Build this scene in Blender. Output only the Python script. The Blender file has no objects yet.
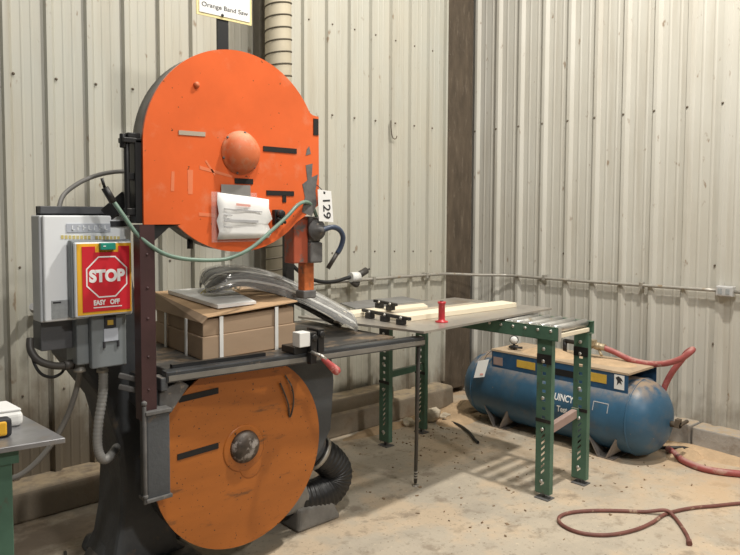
import bpy, bmesh, math, random
from mathutils import Vector, Matrix
random.seed(7)
C = bpy.context.scene.collection
PI = math.pi

# ------------------------------------------------------------------ materials
def mat(name, col, rough=.6, metal=0., var=.12, vscale=6., dirt=None, dscale=9., dthr=.6, dsoft=.08, stretch=(1, 1, 1),
        bump=0., bscale=60., top=None, spots=None):
    """procedural paint / metal: base colour with soft variation, dirt blotches, dust on up-facing surfaces, fine spots"""
    m = bpy.data.materials.new(name); m.use_nodes = True
    nt = m.node_tree; N = nt.nodes; L = nt.links
    b = N['Principled BSDF']; b.inputs['Roughness'].default_value = rough; b.inputs['Metallic'].default_value = metal
    tc = N.new('ShaderNodeTexCoord'); mp = N.new('ShaderNodeMapping'); mp.inputs['Scale'].default_value = stretch
    L.new(tc.outputs['Object'], mp.inputs['Vector'])
    def noise(scale, detail=5., rough_=.6, vec=None):
        n = N.new('ShaderNodeTexNoise'); n.inputs['Scale'].default_value = scale; n.inputs['Detail'].default_value = detail
        n.inputs['Roughness'].default_value = rough_
        L.new((vec or mp.outputs['Vector']), n.inputs['Vector']); return n.outputs['Fac']
    def ramp(fac, a, bb):
        r = N.new('ShaderNodeMapRange'); r.inputs['From Min'].default_value = a; r.inputs['From Max'].default_value = bb
        L.new(fac, r.inputs['Value']); return r.outputs['Result']
    def mix(fac, a, bcol):
        x = N.new('ShaderNodeMix'); x.data_type = 'RGBA'
        L.new(fac, x.inputs[0])
        for s, v in ((x.inputs[6], a), (x.inputs[7], bcol)):
            if isinstance(v, tuple): s.default_value = (*v, 1)
            else: L.new(v, s)
        return x.outputs[2]
    lo = tuple(max(0, c * (1 - var)) for c in col); hi = tuple(min(1, c * (1 + var)) for c in col)
    cur = mix(ramp(noise(vscale), .3, .7), lo, hi)
    if dirt: cur = mix(ramp(noise(dscale, 8., .65), dthr, dthr + dsoft), cur, dirt)
    if spots: cur = mix(ramp(noise(spots[1], 2., .5, tc.outputs['Object']), spots[2], spots[2] + .03), cur, spots[0])
    if top:
        g = N.new('ShaderNodeNewGeometry'); s = N.new('ShaderNodeSeparateXYZ'); L.new(g.outputs['Normal'], s.inputs[0])
        mu = N.new('ShaderNodeMath'); mu.operation = 'MULTIPLY'
        L.new(ramp(s.outputs['Z'], .45, .95), mu.inputs[0]); L.new(ramp(noise(14.), .36, .56), mu.inputs[1])
        cur = mix(mu.outputs[0], cur, top)
    L.new(cur, b.inputs['Base Color'])
    if bump:
        bp = N.new('ShaderNodeBump'); bp.inputs['Strength'].default_value = bump; bp.inputs['Distance'].default_value = .01
        L.new(noise(bscale), bp.inputs['Height']); L.new(bp.outputs['Normal'], b.inputs['Normal'])
    return m

DUST = (.52, .38, .24)
M = dict(
    orange=mat('orange_paint', (.74, .135, .034), .33, var=.10, vscale=3, dirt=(.74, .25, .13), dscale=4, dthr=.56, dsoft=.16, spots=((.12, .05, .02), 55, .73), top=(.62, .42, .30)),
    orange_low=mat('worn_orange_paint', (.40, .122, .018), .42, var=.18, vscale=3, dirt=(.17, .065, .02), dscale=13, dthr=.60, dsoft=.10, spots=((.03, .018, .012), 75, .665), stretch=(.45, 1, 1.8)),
    orange_hub=mat('dusty_orange_dome', (.62, .15, .05), .6, var=.1, dirt=(.55, .26, .15), dscale=20, dthr=.5, dsoft=.2, top=(.55, .34, .2)),
    guide_red=mat('worn_red_orange_paint', (.36, .075, .035), .5, var=.2, dirt=(.16, .13, .12), dscale=14, dthr=.53),
    guide_orange=mat('scuffed_orange_post', (.50, .13, .035), .5, var=.3, vscale=20, dirt=(.2, .1, .05), dscale=18, dthr=.55),
    grimy=mat('grimy_grey_cast_steel', (.125, .122, .12), .65, var=.35, vscale=16, dirt=(.3, .25, .2), dscale=22, dthr=.6),
    cast=mat('dark_grey_cast_iron', (.074, .080, .087), .6, var=.25, vscale=5, dirt=(.14, .11, .085), dscale=14, dthr=.6, dsoft=.1, bump=.25, bscale=40, top=(.26, .22, .18)),
    black=mat('black_steel', (.016, .016, .017), .45, var=.3, dirt=(.06, .052, .045), dscale=20, dthr=.6, top=(.06, .05, .04)),
    black_slot=mat('black_slot', (.008, .007, .007), .7),
    maroon=mat('maroon_painted_steel', (.050, .021, .022), .5, var=.25, dirt=(.12, .08, .07), dscale=20, dthr=.64),
    rail=mat('machined_dark_rail', (.07, .075, .082), .35, .5, var=.25, dirt=(.16, .14, .12), dscale=20, dthr=.6),
    railface=mat('worn_aluminium_face', (.26, .25, .23), .45, .5, var=.2, vscale=30, stretch=(.3, 1, 1)),
    steel=mat('dusty_steel_sheet', (.44, .41, .37), .32, .5, var=.25, vscale=4, dirt=(.34, .27, .20), dscale=4, dthr=.5, dsoft=.25),
    benchsteel=mat('scratched_bench_steel', (.33, .33, .34), .38, .6, var=.25, vscale=7, dirt=(.38, .32, .26), dscale=10, dthr=.55, dsoft=.2),
    steeledge=mat('rolled_steel_edge', (.18, .18, .18), .4, .7),
    table=mat('cast_iron_table', (.085, .08, .075), .5, .4, var=.3, dirt=(.36, .26, .17), dscale=7, dthr=.48, dsoft=.2),
    zinc=mat('zinc_roller', (.62, .62, .61), .28, .85, var=.12, vscale=10, dirt=(.45, .4, .33), dscale=12, dthr=.6),
    bolt=mat('bright_bolt', (.6, .58, .54), .35, .7),
    green=mat('green_enamel', (.075, .16, .112), .45, var=.2, dirt=(.09, .10, .07), dscale=14, dthr=.62, top=(.2, .2, .15)),
    brace=mat('worn_pinkish_bar', (.34, .24, .21), .6, var=.2),
    blue=mat('blue_tank_enamel', (.034, .105, .185), .42, var=.22, vscale=4, dirt=(.09, .12, .15), dscale=6, dthr=.52, dsoft=.2, top=(.34, .25, .17), spots=((.25, .2, .15), 40, .74)),
    bluebox=mat('blue_platform_enamel', (.022, .078, .165), .45, var=.2, dirt=(.05, .09, .14), dscale=9, dthr=.55),
    dusttop=mat('dust_covered_steel', (.46, .35, .24), .95, var=.15, vscale=8, dirt=(.28, .22, .16), dscale=9, dthr=.58, bump=.4, bscale=25),
    yellow=mat('yellow_label', (.62, .40, .06), .6, var=.12, vscale=30),
    yellowtxt=mat('faded_yellow_ink', (.62, .52, .20), .6, var=.02),
    yellowbr=mat('yellow_sign_border', (.86, .47, .03), .5, var=.04),
    cream=mat('cream_sign_border', (.80, .70, .36), .5, var=.04),
    red=mat('red_sign', (.62, .018, .032), .45, var=.04),
    redpl=mat('red_plastic', (.52, .035, .045), .35, var=.12),
    redgrip=mat('worn_red_rubber_grip', (.46, .08, .08), .5, var=.2, vscale=30, dirt=(.6, .3, .27), dscale=30, dthr=.56),
    teal=mat('green_button', (.02, .27, .20), .35, var=.1),
    white=mat('white_paper', (.83, .83, .82), .7, var=.02),
    whitepaint=mat('white_plastic', (.80, .80, .78), .5, var=.03),
    ink=mat('dark_ink', (.03, .03, .035), .6),
    greyink=mat('grey_ink', (.42, .42, .43), .6), redink=mat('pale_red_ink', (.75, .38, .33), .6),
    cab=mat('pale_grey_cabinet_enamel', (.80, .83, .86), .4, var=.03, vscale=3),
    cabside=mat('grey_cabinet_enamel', (.52, .54, .56), .45, var=.05),
    label=mat('grey_data_label', (.33, .35, .36), .5, var=.12, vscale=60), lab2=mat('silver_name_label', (.46, .49, .55), .4, var=.05),
    greybox=mat('grey_switch_enamel', (.20, .22, .23), .45, var=.1), greydark=mat('dark_grey_panel', (.085, .088, .095), .55, var=.15),
    silvertape=mat('silver_duct_tape', (.38, .37, .36), .4, .5, var=.1),
    card=mat('cardboard', (.36, .255, .17), .85, var=.06, vscale=5, stretch=(1, 1, 4)), cardin=mat('kraft_lid', (.52, .345, .20), .85, var=.05),
    strap=mat('white_strap', (.74, .74, .72), .5, var=.04),
    board=mat('pale_planed_board', (.80, .72, .56), .6, var=.05, vscale=5, stretch=(.5, 6, 6)),
    tanboard=mat('dusty_tan_board', (.42, .36, .28), .7, var=.12, vscale=5, stretch=(.5, 5, 5)),
    hosered=mat('red_rubber_hose', (.36, .09, .085), .55, var=.15, vscale=15, dirt=(.46, .26, .21), dscale=12, dthr=.56, top=(.50, .30, .26)),
    hosefloor=mat('dusty_maroon_hose', (.19, .075, .06), .6, var=.25, vscale=12, dirt=(.40, .28, .2), dscale=14, dthr=.58),
    brass=mat('dusty_brass', (.44, .36, .24), .45, .4, var=.2, vscale=40),
    rubber=mat('black_rubber', (.014, .014, .015), .42, var=.3), cable=mat('grey_cable_sheath', (.26, .25, .235), .5, var=.15),
    darkcable=mat('dark_grey_cable', (.055, .05, .045), .5, var=.2),
    flex=mat('grey_flexible_conduit', (.34, .335, .32), .45, .3, var=.1),
    tubegreen=mat('green_air_tube', (.16, .25, .20), .4, var=.2, vscale=8), tubeblue=mat('blue_grey_tube', (.045, .065, .11), .4, var=.2),
    galv=mat('galvanised_conduit', (.44, .42, .38), .45, .5, var=.15, vscale=12, dirt=(.34, .26, .17), dscale=15, dthr=.58),
    galvbox=mat('galvanised_box', (.62, .62, .62), .45, .4, var=.12, vscale=20),
    duct=mat('dusty_spiral_duct', (.46, .41, .31), .7, .1, var=.10, vscale=4), ductseam=mat('duct_seam', (.10, .085, .06), .8),
    post=mat('weathered_brown_post', (.095, .072, .050), .85, var=.3, vscale=5, dirt=(.17, .135, .10), dscale=8, dthr=.56, dsoft=.15, stretch=(3, 3, .8), bump=.4, bscale=30),
    strip=mat('grey_brown_wall_steel', (.14, .125, .10), .75, var=.15),
    footsteel=mat('scraped_foot_steel', (.27, .24, .22), .6, .2, var=.25, vscale=12), rim=mat('dusty_grey_rim', (.20, .19, .175), .6, var=.25, vscale=10),
    chip=mat('brown_wood_chip', (.26, .18, .11), .9, var=.4, vscale=15),
    screwhead=mat('dull_screw_head', (.16, .13, .10), .6, .3, var=.3),
    stone=mat('pale_rubble', (.62, .54, .42), .9, var=.2, vscale=20), sawdust=mat('sawdust', (.56, .40, .25), .95, var=.14, vscale=12, bump=.8, bscale=50),
    block=mat('grey_cement_curb', (.40, .375, .34), .9, var=.18, vscale=6, dirt=(.22, .17, .125), dscale=5, dthr=.52, dsoft=.2, bump=.5, bscale=30, top=(.46, .36, .25)),
    curb=mat('dusty_concrete_curb', (.27, .225, .17), .9, var=.15, vscale=4, dirt=(.2, .14, .09), dscale=4, dthr=.54, dsoft=.2, bump=.4, bscale=25, top=(.42, .33, .22)),
)

def clear_plastic():
    """thin clear film: mostly see-through, sharp reflections"""
    m = bpy.data.materials.new('shiny_clear_plastic'); m.use_nodes = True
    b = m.node_tree.nodes['Principled BSDF']
    b.inputs['Base Color'].default_value = (.75, .75, .74, 1); b.inputs['Roughness'].default_value = .10
    b.inputs['Alpha'].default_value = .30; b.inputs['Specular IOR Level'].default_value = 1.0
    return m
M['plastic'] = clear_plastic()
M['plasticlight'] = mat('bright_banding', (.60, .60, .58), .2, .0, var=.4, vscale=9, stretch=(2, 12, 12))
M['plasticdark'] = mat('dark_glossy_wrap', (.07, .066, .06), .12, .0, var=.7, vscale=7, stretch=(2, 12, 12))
def sleeve_mat():
    m = bpy.data.materials.new('clear_sleeve'); m.use_nodes = True
    nt = m.node_tree; b = nt.nodes['Principled BSDF']
    b.inputs['Base Color'].default_value = (.85, .8, .78, 1); b.inputs['Roughness'].default_value = .12; b.inputs['Alpha'].default_value = .16
    return m
M['sleeve'] = sleeve_mat()

def wall_mat(name, base, warm, axis, dirt_h, rust):
    """painted sheet steel: mottled paint, vertical run-off streaks, rust freckles, splashed dirt near the foot"""
    m = bpy.data.materials.new(name); m.use_nodes = True
    nt = m.node_tree; N = nt.nodes; L = nt.links; b = N['Principled BSDF']; b.inputs['Roughness'].default_value = .55
    tc = N.new('ShaderNodeTexCoord')
    def noise(scale, st, detail=6., off=(0, 0, 0)):
        mp = N.new('ShaderNodeMapping'); mp.inputs['Scale'].default_value = st; mp.inputs['Location'].default_value = off
        L.new(tc.outputs['Object'], mp.inputs['Vector'])
        n = N.new('ShaderNodeTexNoise'); n.inputs['Scale'].default_value = scale; n.inputs['Detail'].default_value = detail
        n.inputs['Roughness'].default_value = .62
        L.new(mp.outputs['Vector'], n.inputs['Vector']); return n.outputs['Fac']
    def ramp(f, a, c, lo=0., hi=1.):
        r = N.new('ShaderNodeMapRange'); r.inputs['From Min'].default_value = a; r.inputs['From Max'].default_value = c
        r.inputs['To Min'].default_value = lo; r.inputs['To Max'].default_value = hi
        L.new(f, r.inputs['Value']); return r.outputs['Result']
    def mix(f, a, c):
        x = N.new('ShaderNodeMix'); x.data_type = 'RGBA'; L.new(f, x.inputs[0])
        for s, v in ((x.inputs[6], a), (x.inputs[7], c)):
            if isinstance(v, tuple): s.default_value = (*v, 1)
            else: L.new(v, s)
        return x.outputs[2]
    def math_(op, a, c):
        x = N.new('ShaderNodeMath'); x.operation = op
        for s, v in ((x.inputs[0], a), (x.inputs[1], c)):
            if isinstance(v, (int, float)): s.default_value = v
            else: L.new(v, s)
        return x.outputs[0]
    cur = mix(ramp(noise(1.6, (1, 1, .7)), .3, .7), base, warm)
    cur = mix(ramp(noise(9., (1, 1, .06)), .52, .78, 0, .45), cur, (.30, .25, .175))
    cur = mix(ramp(noise(16., (1, 1, .45), 3., (3, 1, 7)), rust, rust + .07, 0, .75), cur, (.22, .145, .085))
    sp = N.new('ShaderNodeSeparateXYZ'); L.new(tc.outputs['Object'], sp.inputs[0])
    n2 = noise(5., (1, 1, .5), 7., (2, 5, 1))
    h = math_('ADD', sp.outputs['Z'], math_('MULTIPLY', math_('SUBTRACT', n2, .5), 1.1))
    if axis == 'x': h = math_('SUBTRACT', h, ramp(sp.outputs['X'], 1.9, 1.2, 0, .36))     # dark band raised beside the saw: part stain, part painted-in shade
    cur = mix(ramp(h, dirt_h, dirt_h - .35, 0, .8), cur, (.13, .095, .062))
    L.new(cur, b.inputs['Base Color'])
    return m
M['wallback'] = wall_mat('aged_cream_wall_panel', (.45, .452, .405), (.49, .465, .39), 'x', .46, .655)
M['wallright'] = wall_mat('cream_wall_panel', (.56, .55, .50), (.51, .49, .43), 'y', .36, .66)
def floor_mat():
    m = bpy.data.materials.new('dusty_concrete_floor'); m.use_nodes = True
    nt = m.node_tree; N = nt.nodes; L = nt.links; b = N['Principled BSDF']; b.inputs['Roughness'].default_value = .85
    tc = N.new('ShaderNodeTexCoord')
    def noise(s, d=6., st=(1, 1, 1)):
        mp = N.new('ShaderNodeMapping'); mp.inputs['Scale'].default_value = st; L.new(tc.outputs['Object'], mp.inputs['Vector'])
        n = N.new('ShaderNodeTexNoise'); n.inputs['Scale'].default_value = s; n.inputs['Detail'].default_value = d; n.inputs['Roughness'].default_value = .62
        L.new(mp.outputs['Vector'], n.inputs['Vector']); return n.outputs['Fac']
    def ramp(f, a, c, hi=1.):
        r = N.new('ShaderNodeMapRange'); r.inputs['From Min'].default_value = a; r.inputs['From Max'].default_value = c; r.inputs['To Max'].default_value = hi
        L.new(f, r.inputs['Value']); return r.outputs['Result']
    def mix(f, a, c):
        x = N.new('ShaderNodeMix'); x.data_type = 'RGBA'; L.new(f, x.inputs[0])
        for s, v in ((x.inputs[6], a), (x.inputs[7], c)):
            if isinstance(v, tuple): s.default_value = (*v, 1)
            else: L.new(v, s)
        return x.outputs[2]
    cur = mix(ramp(noise(1.3), .3, .7), (.53, .46, .36), (.47, .415, .335))
    cur = mix(ramp(noise(3.2), .48, .66, .7), cur, (.40, .355, .29))
    cur = mix(ramp(noise(2.1, 9.), .50, .60, .8), cur, (.60, .47, .33))
    cur = mix(ramp(noise(6., 8.), .55, .66, .7), cur, (.27, .215, .16))
    cur = mix(ramp(noise(18., 6.), .58, .68, .5), cur, (.24, .19, .14))
    cur = mix(ramp(noise(50., 3.), .62, .70, .7), cur, (.17, .125, .09))
    cur = mix(ramp(noise(33., 3.), .64, .70, .6), cur, (.68, .58, .44))
    sx = N.new('ShaderNodeSeparateXYZ'); L.new(tc.outputs['Object'], sx.inputs[0])
    ad = N.new('ShaderNodeMath'); ad.operation = 'MULTIPLY'; L.new(ramp(sx.outputs['X'], 3.2, 4.7, .85), ad.inputs[0]); L.new(ramp(noise(4., 8.), .38, .6), ad.inputs[1])
    cur = mix(ad.outputs[0], cur, (.60, .415, .25))          # sawdust drifted towards the right wall
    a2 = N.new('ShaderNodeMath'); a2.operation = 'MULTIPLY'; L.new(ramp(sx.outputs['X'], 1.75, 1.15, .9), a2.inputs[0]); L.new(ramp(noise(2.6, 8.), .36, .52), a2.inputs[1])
    cur = mix(a2.outputs[0], cur, (.20, .155, .115))         # shade between bench and saw, painted into the floor as broken dark patches
    L.new(cur, b.inputs['Base Color'])
    bp = N.new('ShaderNodeBump'); bp.inputs['Strength'].default_value = .35; bp.inputs['Distance'].default_value = .012
    L.new(noise(22.), bp.inputs['Height']); L.new(bp.outputs['Normal'], b.inputs['Normal'])
    return m
M['floor'] = floor_mat()

# ------------------------------------------------------------------ mesh helpers
def rootloc(p):
    v = Vector((0, 0, 0))
    while p is not None:
        v += p.location; p = p.parent
    return v
def smooth_path(pts, n=8):
    P = [Vector(p) for p in pts]; out = []
    for i in range(len(P) - 1):
        p0 = P[max(i - 1, 0)]; p1 = P[i]; p2 = P[i + 1]; p3 = P[min(i + 2, len(P) - 1)]
        for k in range(n):
            t = k / n
            out.append(.5 * ((2 * p1) + (p2 - p0) * t + (2 * p0 - 5 * p1 + 4 * p2 - p3) * t * t + (3 * p1 - p0 - 3 * p2 + p3) * t ** 3))
    out.append(P[-1]); return out

class MB:
    def __init__(s): s.bm = bmesh.new(); s.mi = 0; s.mats = []
    def _f(s, vs, smooth=False):
        try: f = s.bm.faces.new(vs)
        except ValueError: return None
        f.material_index = s.mi; f.smooth = smooth; return f
    def hexa(s, v):     # 8 corners: bottom 4 then top 4
        V = [s.bm.verts.new(p) for p in v]
        for q in ((3, 2, 1, 0), (4, 5, 6, 7), (0, 1, 5, 4), (1, 2, 6, 5), (2, 3, 7, 6), (3, 0, 4, 7)): s._f([V[i] for i in q])
        return s
    def box(s, x0, x1, y0, y1, z0, z1):
        return s.hexa([(x0, y0, z0), (x1, y0, z0), (x1, y1, z0), (x0, y1, z0), (x0, y0, z1), (x1, y0, z1), (x1, y1, z1), (x0, y1, z1)])
    def bar(s, a, b, w, h, up=(0, 0, 1)):       # rectangular bar from a to b
        a = Vector(a); b = Vector(b); d = (b - a).normalized(); u = Vector(up); r = d.cross(u).normalized(); u = r.cross(d).normalized()
        r *= w / 2; u *= h / 2
        return s.hexa([a - r - u, a + r - u, b + r - u, b - r - u, a - r + u, a + r + u, b + r + u, b - r + u])
    def prism(s, poly, axis, a, b, smooth=False):    # poly of (u,v); axis 'y': (x,z) extruded in y; 'x': (y,z); 'z': (x,y)
        def P(u, v, w): return {'y': (u, w, v), 'x': (w, u, v), 'z': (u, v, w)}[axis]
        A = [s.bm.verts.new(P(u, v, a)) for u, v in poly]; B = [s.bm.verts.new(P(u, v, b)) for u, v in poly]
        n = len(poly)
        s._f(A); s._f(B[::-1])
        for i in range(n):
            j = (i + 1) % n; s._f([A[j], A[i], B[i], B[j]], smooth)
        return s
    def sweep(s, pts, r, seg=10, caps=True):   # r: number or function(t)
        P = [Vector(p) for p in pts]; n = len(P); rings = []
        t0 = (P[1] - P[0]).normalized(); ref = Vector((0, 0, 1)) if abs(t0.z) < .9 else Vector((1, 0, 0))
        u = t0.cross(ref).normalized()
        for i in range(n):
            t = (P[min(i + 1, n - 1)] - P[max(i - 1, 0)]).normalized()
            u = (u - t * u.dot(t)).normalized(); w = t.cross(u)
            rr = r(i / (n - 1)) if callable(r) else r
            rings.append([s.bm.verts.new(P[i] + (u * math.cos(2 * PI * k / seg) + w * math.sin(2 * PI * k / seg)) * rr) for k in range(seg)])
        for i in range(n - 1):
            for k in range(seg):
                s._f([rings[i][k], rings[i][(k + 1) % seg], rings[i + 1][(k + 1) % seg], rings[i + 1][k]], True)
        if caps: s._f(rings[0][::-1]); s._f(rings[-1])
        return s
    def tube(s, pts, r, seg=10, n=8): return s.sweep(smooth_path(pts, n), r, seg)
    def cyl(s, a, b, r, seg=20): return s.sweep([a, b], r, seg)
    def lathe(s, prof, o, d, seg=32):    # prof of (radius, distance along d)
        d = Vector(d).normalized(); o = Vector(o); u = d.orthogonal().normalized(); w = d.cross(u); rings = []
        for r, h in prof:
            c = o + d * h
            rings.append([s.bm.verts.new(c)] if r < 1e-6 else [s.bm.verts.new(c + (u * math.cos(2 * PI * k / seg) + w * math.sin(2 * PI * k / seg)) * r) for k in range(seg)])
        for A, B in zip(rings, rings[1:]):
            for k in range(seg):
                k2 = (k + 1) % seg
                if len(A) == 1 and len(B) == 1: continue
                if len(A) == 1: s._f([A[0], B[k2], B[k]], True)
                elif len(B) == 1: s._f([A[k], A[k2], B[0]], True)
                else: s._f([A[k], A[k2], B[k2], B[k]], True)
        if len(rings[0]) > 1: s._f(rings[0][::-1])
        if len(rings[-1]) > 1: s._f(rings[-1])
        return s
    def quad(s, *p): s._f([s.bm.verts.new(q) for q in p]); return s
    def build(s, name, material, parent=None, bevel=0., seg=2, autosmooth=True):
        me = bpy.data.meshes.new(name)
        bmesh.ops.recalc_face_normals(s.bm, faces=s.bm.faces)
        off = rootloc(parent)
        if off.length: bmesh.ops.translate(s.bm, verts=s.bm.verts, vec=-off)
        s.bm.to_mesh(me); s.bm.free()
        for x in (material if isinstance(material, (list, tuple)) else [material]): me.materials.append(M[x] if isinstance(x, str) else x)
        o = bpy.data.objects.new(name, me); C.objects.link(o); o.parent = parent
        if bevel:
            md = o.modifiers.new('bevel', 'BEVEL'); md.width = bevel; md.segments = seg; md.limit_method = 'ANGLE'; md.angle_limit = math.radians(40)
        return o

def split(mb, name, material, parent, bevel=0.):
    """one object per loose piece of the builder's mesh"""
    bm = mb.bm; bm.verts.index_update(); bm.verts.ensure_lookup_table(); seen = set(); out = []
    for v in bm.verts:
        if v.index in seen: continue
        st = [v]; seen.add(v.index); isl = []
        while st:
            a = st.pop(); isl.append(a)
            for e in a.link_edges:
                b = e.other_vert(a)
                if b.index not in seen: seen.add(b.index); st.append(b)
        nb = MB(); mp = {a: nb.bm.verts.new(a.co) for a in sorted(isl, key=lambda a: a.index)}
        for f in {f for a in isl for f in a.link_faces}:
            nf = nb.bm.faces.new([mp[a] for a in f.verts]); nf.smooth = f.smooth; nf.material_index = f.material_index
        out.append(nb.build(name, material, parent, bevel))
    return out

def tag(o, label, cat, group=None, kind=None):
    o['label'] = label; o['category'] = cat
    if group: o['group'] = group
    if kind: o['kind'] = kind
    return o
def thing(name, loc, label, cat, group=None, rz=0):
    o = bpy.data.objects.new(name, None); C.objects.link(o); o.location = loc; o.rotation_euler = (0, 0, rz); o.empty_display_size = .1
    return tag(o, label, cat, group)
def struct(o): o['kind'] = 'structure'; return o

def text(s, size, loc, rot, material, parent, name='lettering', bold=0., extrude=.0006, sx=1., remap=None):
    cu = bpy.data.curves.new('tmp', 'FONT'); cu.body = s; cu.size = size; cu.align_x = 'CENTER'; cu.align_y = 'CENTER'
    cu.extrude = extrude; cu.offset = bold
    t = bpy.data.objects.new('tmp', cu); C.objects.link(t)
    bpy.context.view_layer.update()
    me = bpy.data.meshes.new_from_object(t.evaluated_get(bpy.context.evaluated_depsgraph_get()))
    bpy.data.objects.remove(t); bpy.data.curves.remove(cu)
    me.name = name
    me.transform(Matrix.Translation(Vector(loc)) @ rot.to_4x4() @ Matrix.Diagonal((sx, 1, 1, 1)))
    if remap:
        for v in me.vertices: v.co = remap(v.co)
    me.transform(Matrix.Translation(-rootloc(parent)))
    me.materials.clear(); me.materials.append(M[material])
    o = bpy.data.objects.new(name, me); C.objects.link(o); o.parent = parent; return o
from mathutils import Euler
FRONT = Euler((PI / 2, 0, 0)).to_matrix()           # faces -Y
SIDE = Euler((PI / 2, 0, -PI / 2)).to_matrix()      # faces -X

def arc(cx, cz, r, a0, a1, n=24, rz=None):
    rz = rz or r
    return [(cx + r * math.cos(math.radians(a0 + (a1 - a0) * i / n)), cz + rz * math.sin(math.radians(a0 + (a1 - a0) * i / n))) for i in range(n + 1)]

# ------------------------------------------------------------------ the setting
m = MB(); n = 60
m.box(-3, 5.3, -3, 4.6, -.1, 0)
struct(m.build('floor', 'floor'))

def ribbed(kind, u0, u1, first, pitch, z0, z1):
    """profile points (u, depth towards the room) of a ribbed sheet"""
    pts = []; k0 = math.ceil((u0 - first) / pitch) - 1; k = k0
    while first + k * pitch < u1 + pitch:
        u = first + k * pitch
        if kind == 'back':
            for du, d in ((-.010, 0), (-.003, .030), (.024, .030), (.046, 0), (.086, 0), (.091, .0022), (.097, .0022), (.102, 0), (.136, 0), (.141, .0022), (.147, .0022), (.152, 0)): pts.append((u + du, d))
        else:
            for du, d in ((-.100, 0), (-.092, .003), (-.084, .003), (-.076, 0), (-.036, 0), (-.014, .027), (.012, .027), (.018, 0), (.062, 0), (.070, .003), (.078, .003), (.086, 0)): pts.append((u + du, d))
        k += 1
    pts = [p for p in pts if u0 < p[0] < u1]
    return [(u0, pts[0][1])] + pts + [(u1, pts[-1][1])]
# back wall sheet (faces -Y) stops short of the brown post
pr = ribbed('back', -2.2, 4.458, 1.015, .2155, 0, 0)
m = MB()
for (u, d), (u2, d2) in zip(pr, pr[1:]):
    m.quad((u, 4.0 - d, .15), (u2, 4.0 - d2, .15), (u2, 4.0 - d2, 4.6), (u, 4.0 - d, 4.6))
m.box(4.445, 4.468, 3.965, 4.06, .17, 4.6)                      # edge trim
m.box(-2.2, 4.445, 4.02, 4.06, .1, 4.6)
m.mi = 1
for k in range(-8, 17):
    m.lathe([(0, .010), (.006, .008), (.009, 0)], (1.015 + .2155 * k + .012 + .035, 3.985, 2.345), (0, -1, 0), 8)
    for z in (.62, 1.32, 3.0): m.lathe([(0, .008), (.005, .006), (.007, 0)], (1.015 + .2155 * k + .06, 3.999, z + .01 * math.sin(k * 7)), (0, -1, 0), 8)
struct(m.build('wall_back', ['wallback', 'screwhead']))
pr = ribbed('right', -3, 4.45, 1.97 - .058, .2405, 0, 0)
m = MB()
for (u, d), (u2, d2) in zip(pr, pr[1:]):
    m.quad((5.0 - d, u, .12), (5.0 - d2, u2, .12), (5.0 - d2, u2, 4.6), (5.0 - d, u, 4.6))
m.box(5.02, 5.06, -3, 4.45, .1, 4.6)
m.mi = 1
for k in range(-18, 10):
    y = 1.925 + .2405 * k
    for z in (2.385,): m.lathe([(0, .010), (.006, .008), (.009, 0)], (4.973, y - .01, z), (-1, 0, 0), 8)
    for z in (.72, 1.27): m.lathe([(0, .009), (.006, .006), (.008, 0)], (4.996, y + .02 * math.sin(k * 5 + z), z + .05 * math.sin(k * 3)), (-1, 0, 0), 8)
struct(m.build('wall_right', ['wallright', 'screwhead']))
# recess behind the post
m = MB(); m.box(4.53, 5.06, 4.40, 4.46, 0, 4.6); struct(m.build('wall_recess', 'strip'))
m = MB(); m.box(4.545, 4.905, 4.05, 4.32, .05, 4.6)
struct(m.build('trim_1', 'post', bevel=.008))
# curbs at the wall foot
m = MB(); m.prism([(3.80, 0), (3.81, .155), (3.83, .17), (4.12, .17), (4.12, 0)], 'x', -2.2, 4.4)
m.prism([(3.62, 0), (3.81, .21), (3.83, .225), (4.0, .225), (4.0, 0)], 'x', -2.2, 2.75) if False else None
m.box(3.05, 3.72, 3.83, 3.99, .16, .27)
struct(m.build('trim_2', 'curb', bevel=.012))
m = MB()
for k in range(-11, 19):
    y1 = 4.4 - k * .40; y0 = y1 - .385
    if y1 < -3: break
    m.box(4.84 + .004 * math.sin(k * 9), 5.02, y0, y1, 0, .150 + .004 * math.sin(k * 5))
struct(m.build('trim_3', 'block', bevel=.010))
# steel strip column behind the saw
m = MB(); m.box(2.53, 2.72, 3.90, 3.97, .2, 4.6); m.box(2.70, 2.73, 3.84, 3.97, .2, 4.6)
struct(m.build('trim_4', 'strip'))

# ------------------------------------------------------------------ sawdust and rubble
def mound(name, pts, mat_, label, cat, seed=1):
    rnd = random.Random(seed); m = MB()
    for (x, y, rx, ry, h) in pts:
        N_ = 18; rings = []
        for j, (fr, fh) in enumerate(((1.12, -.004), (.92, .25 * h), (.7, .6 * h), (.45, .88 * h), (.2, .98 * h))):
            rings.append([m.bm.verts.new((x + rx * fr * (1 + .16 * rnd.uniform(-1, 1)) * math.cos(2 * PI * k / N_), y + ry * fr * (1 + .16 * rnd.uniform(-1, 1)) * math.sin(2 * PI * k / N_), max(fh * (1 + .25 * rnd.uniform(-1, 1)), -.004))) for k in range(N_)])
        c = m.bm.verts.new((x, y, h))
        for A, B in zip(rings, rings[1:]):
            for k in range(N_): m._f([A[k], A[(k + 1) % N_], B[(k + 1) % N_], B[k]], True)
        for k in range(N_): m._f([rings[-1][k], rings[-1][(k + 1) % N_], c], True)
    o = m.build(name, mat_); return tag(o, label, cat, kind='stuff')
mound('sawdust', [(4.76, 1.9, .10, .45, .035), (4.74, 1.2, .10, .5, .03), (4.62, 1.95, .14, .10, .045), (4.72, 2.6, .13, .5, .05), (4.66, 3.4, .2, .4, .06)], 'sawdust', 'tan sawdust drifted along the foot of the right wall', 'sawdust', 3)
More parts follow.
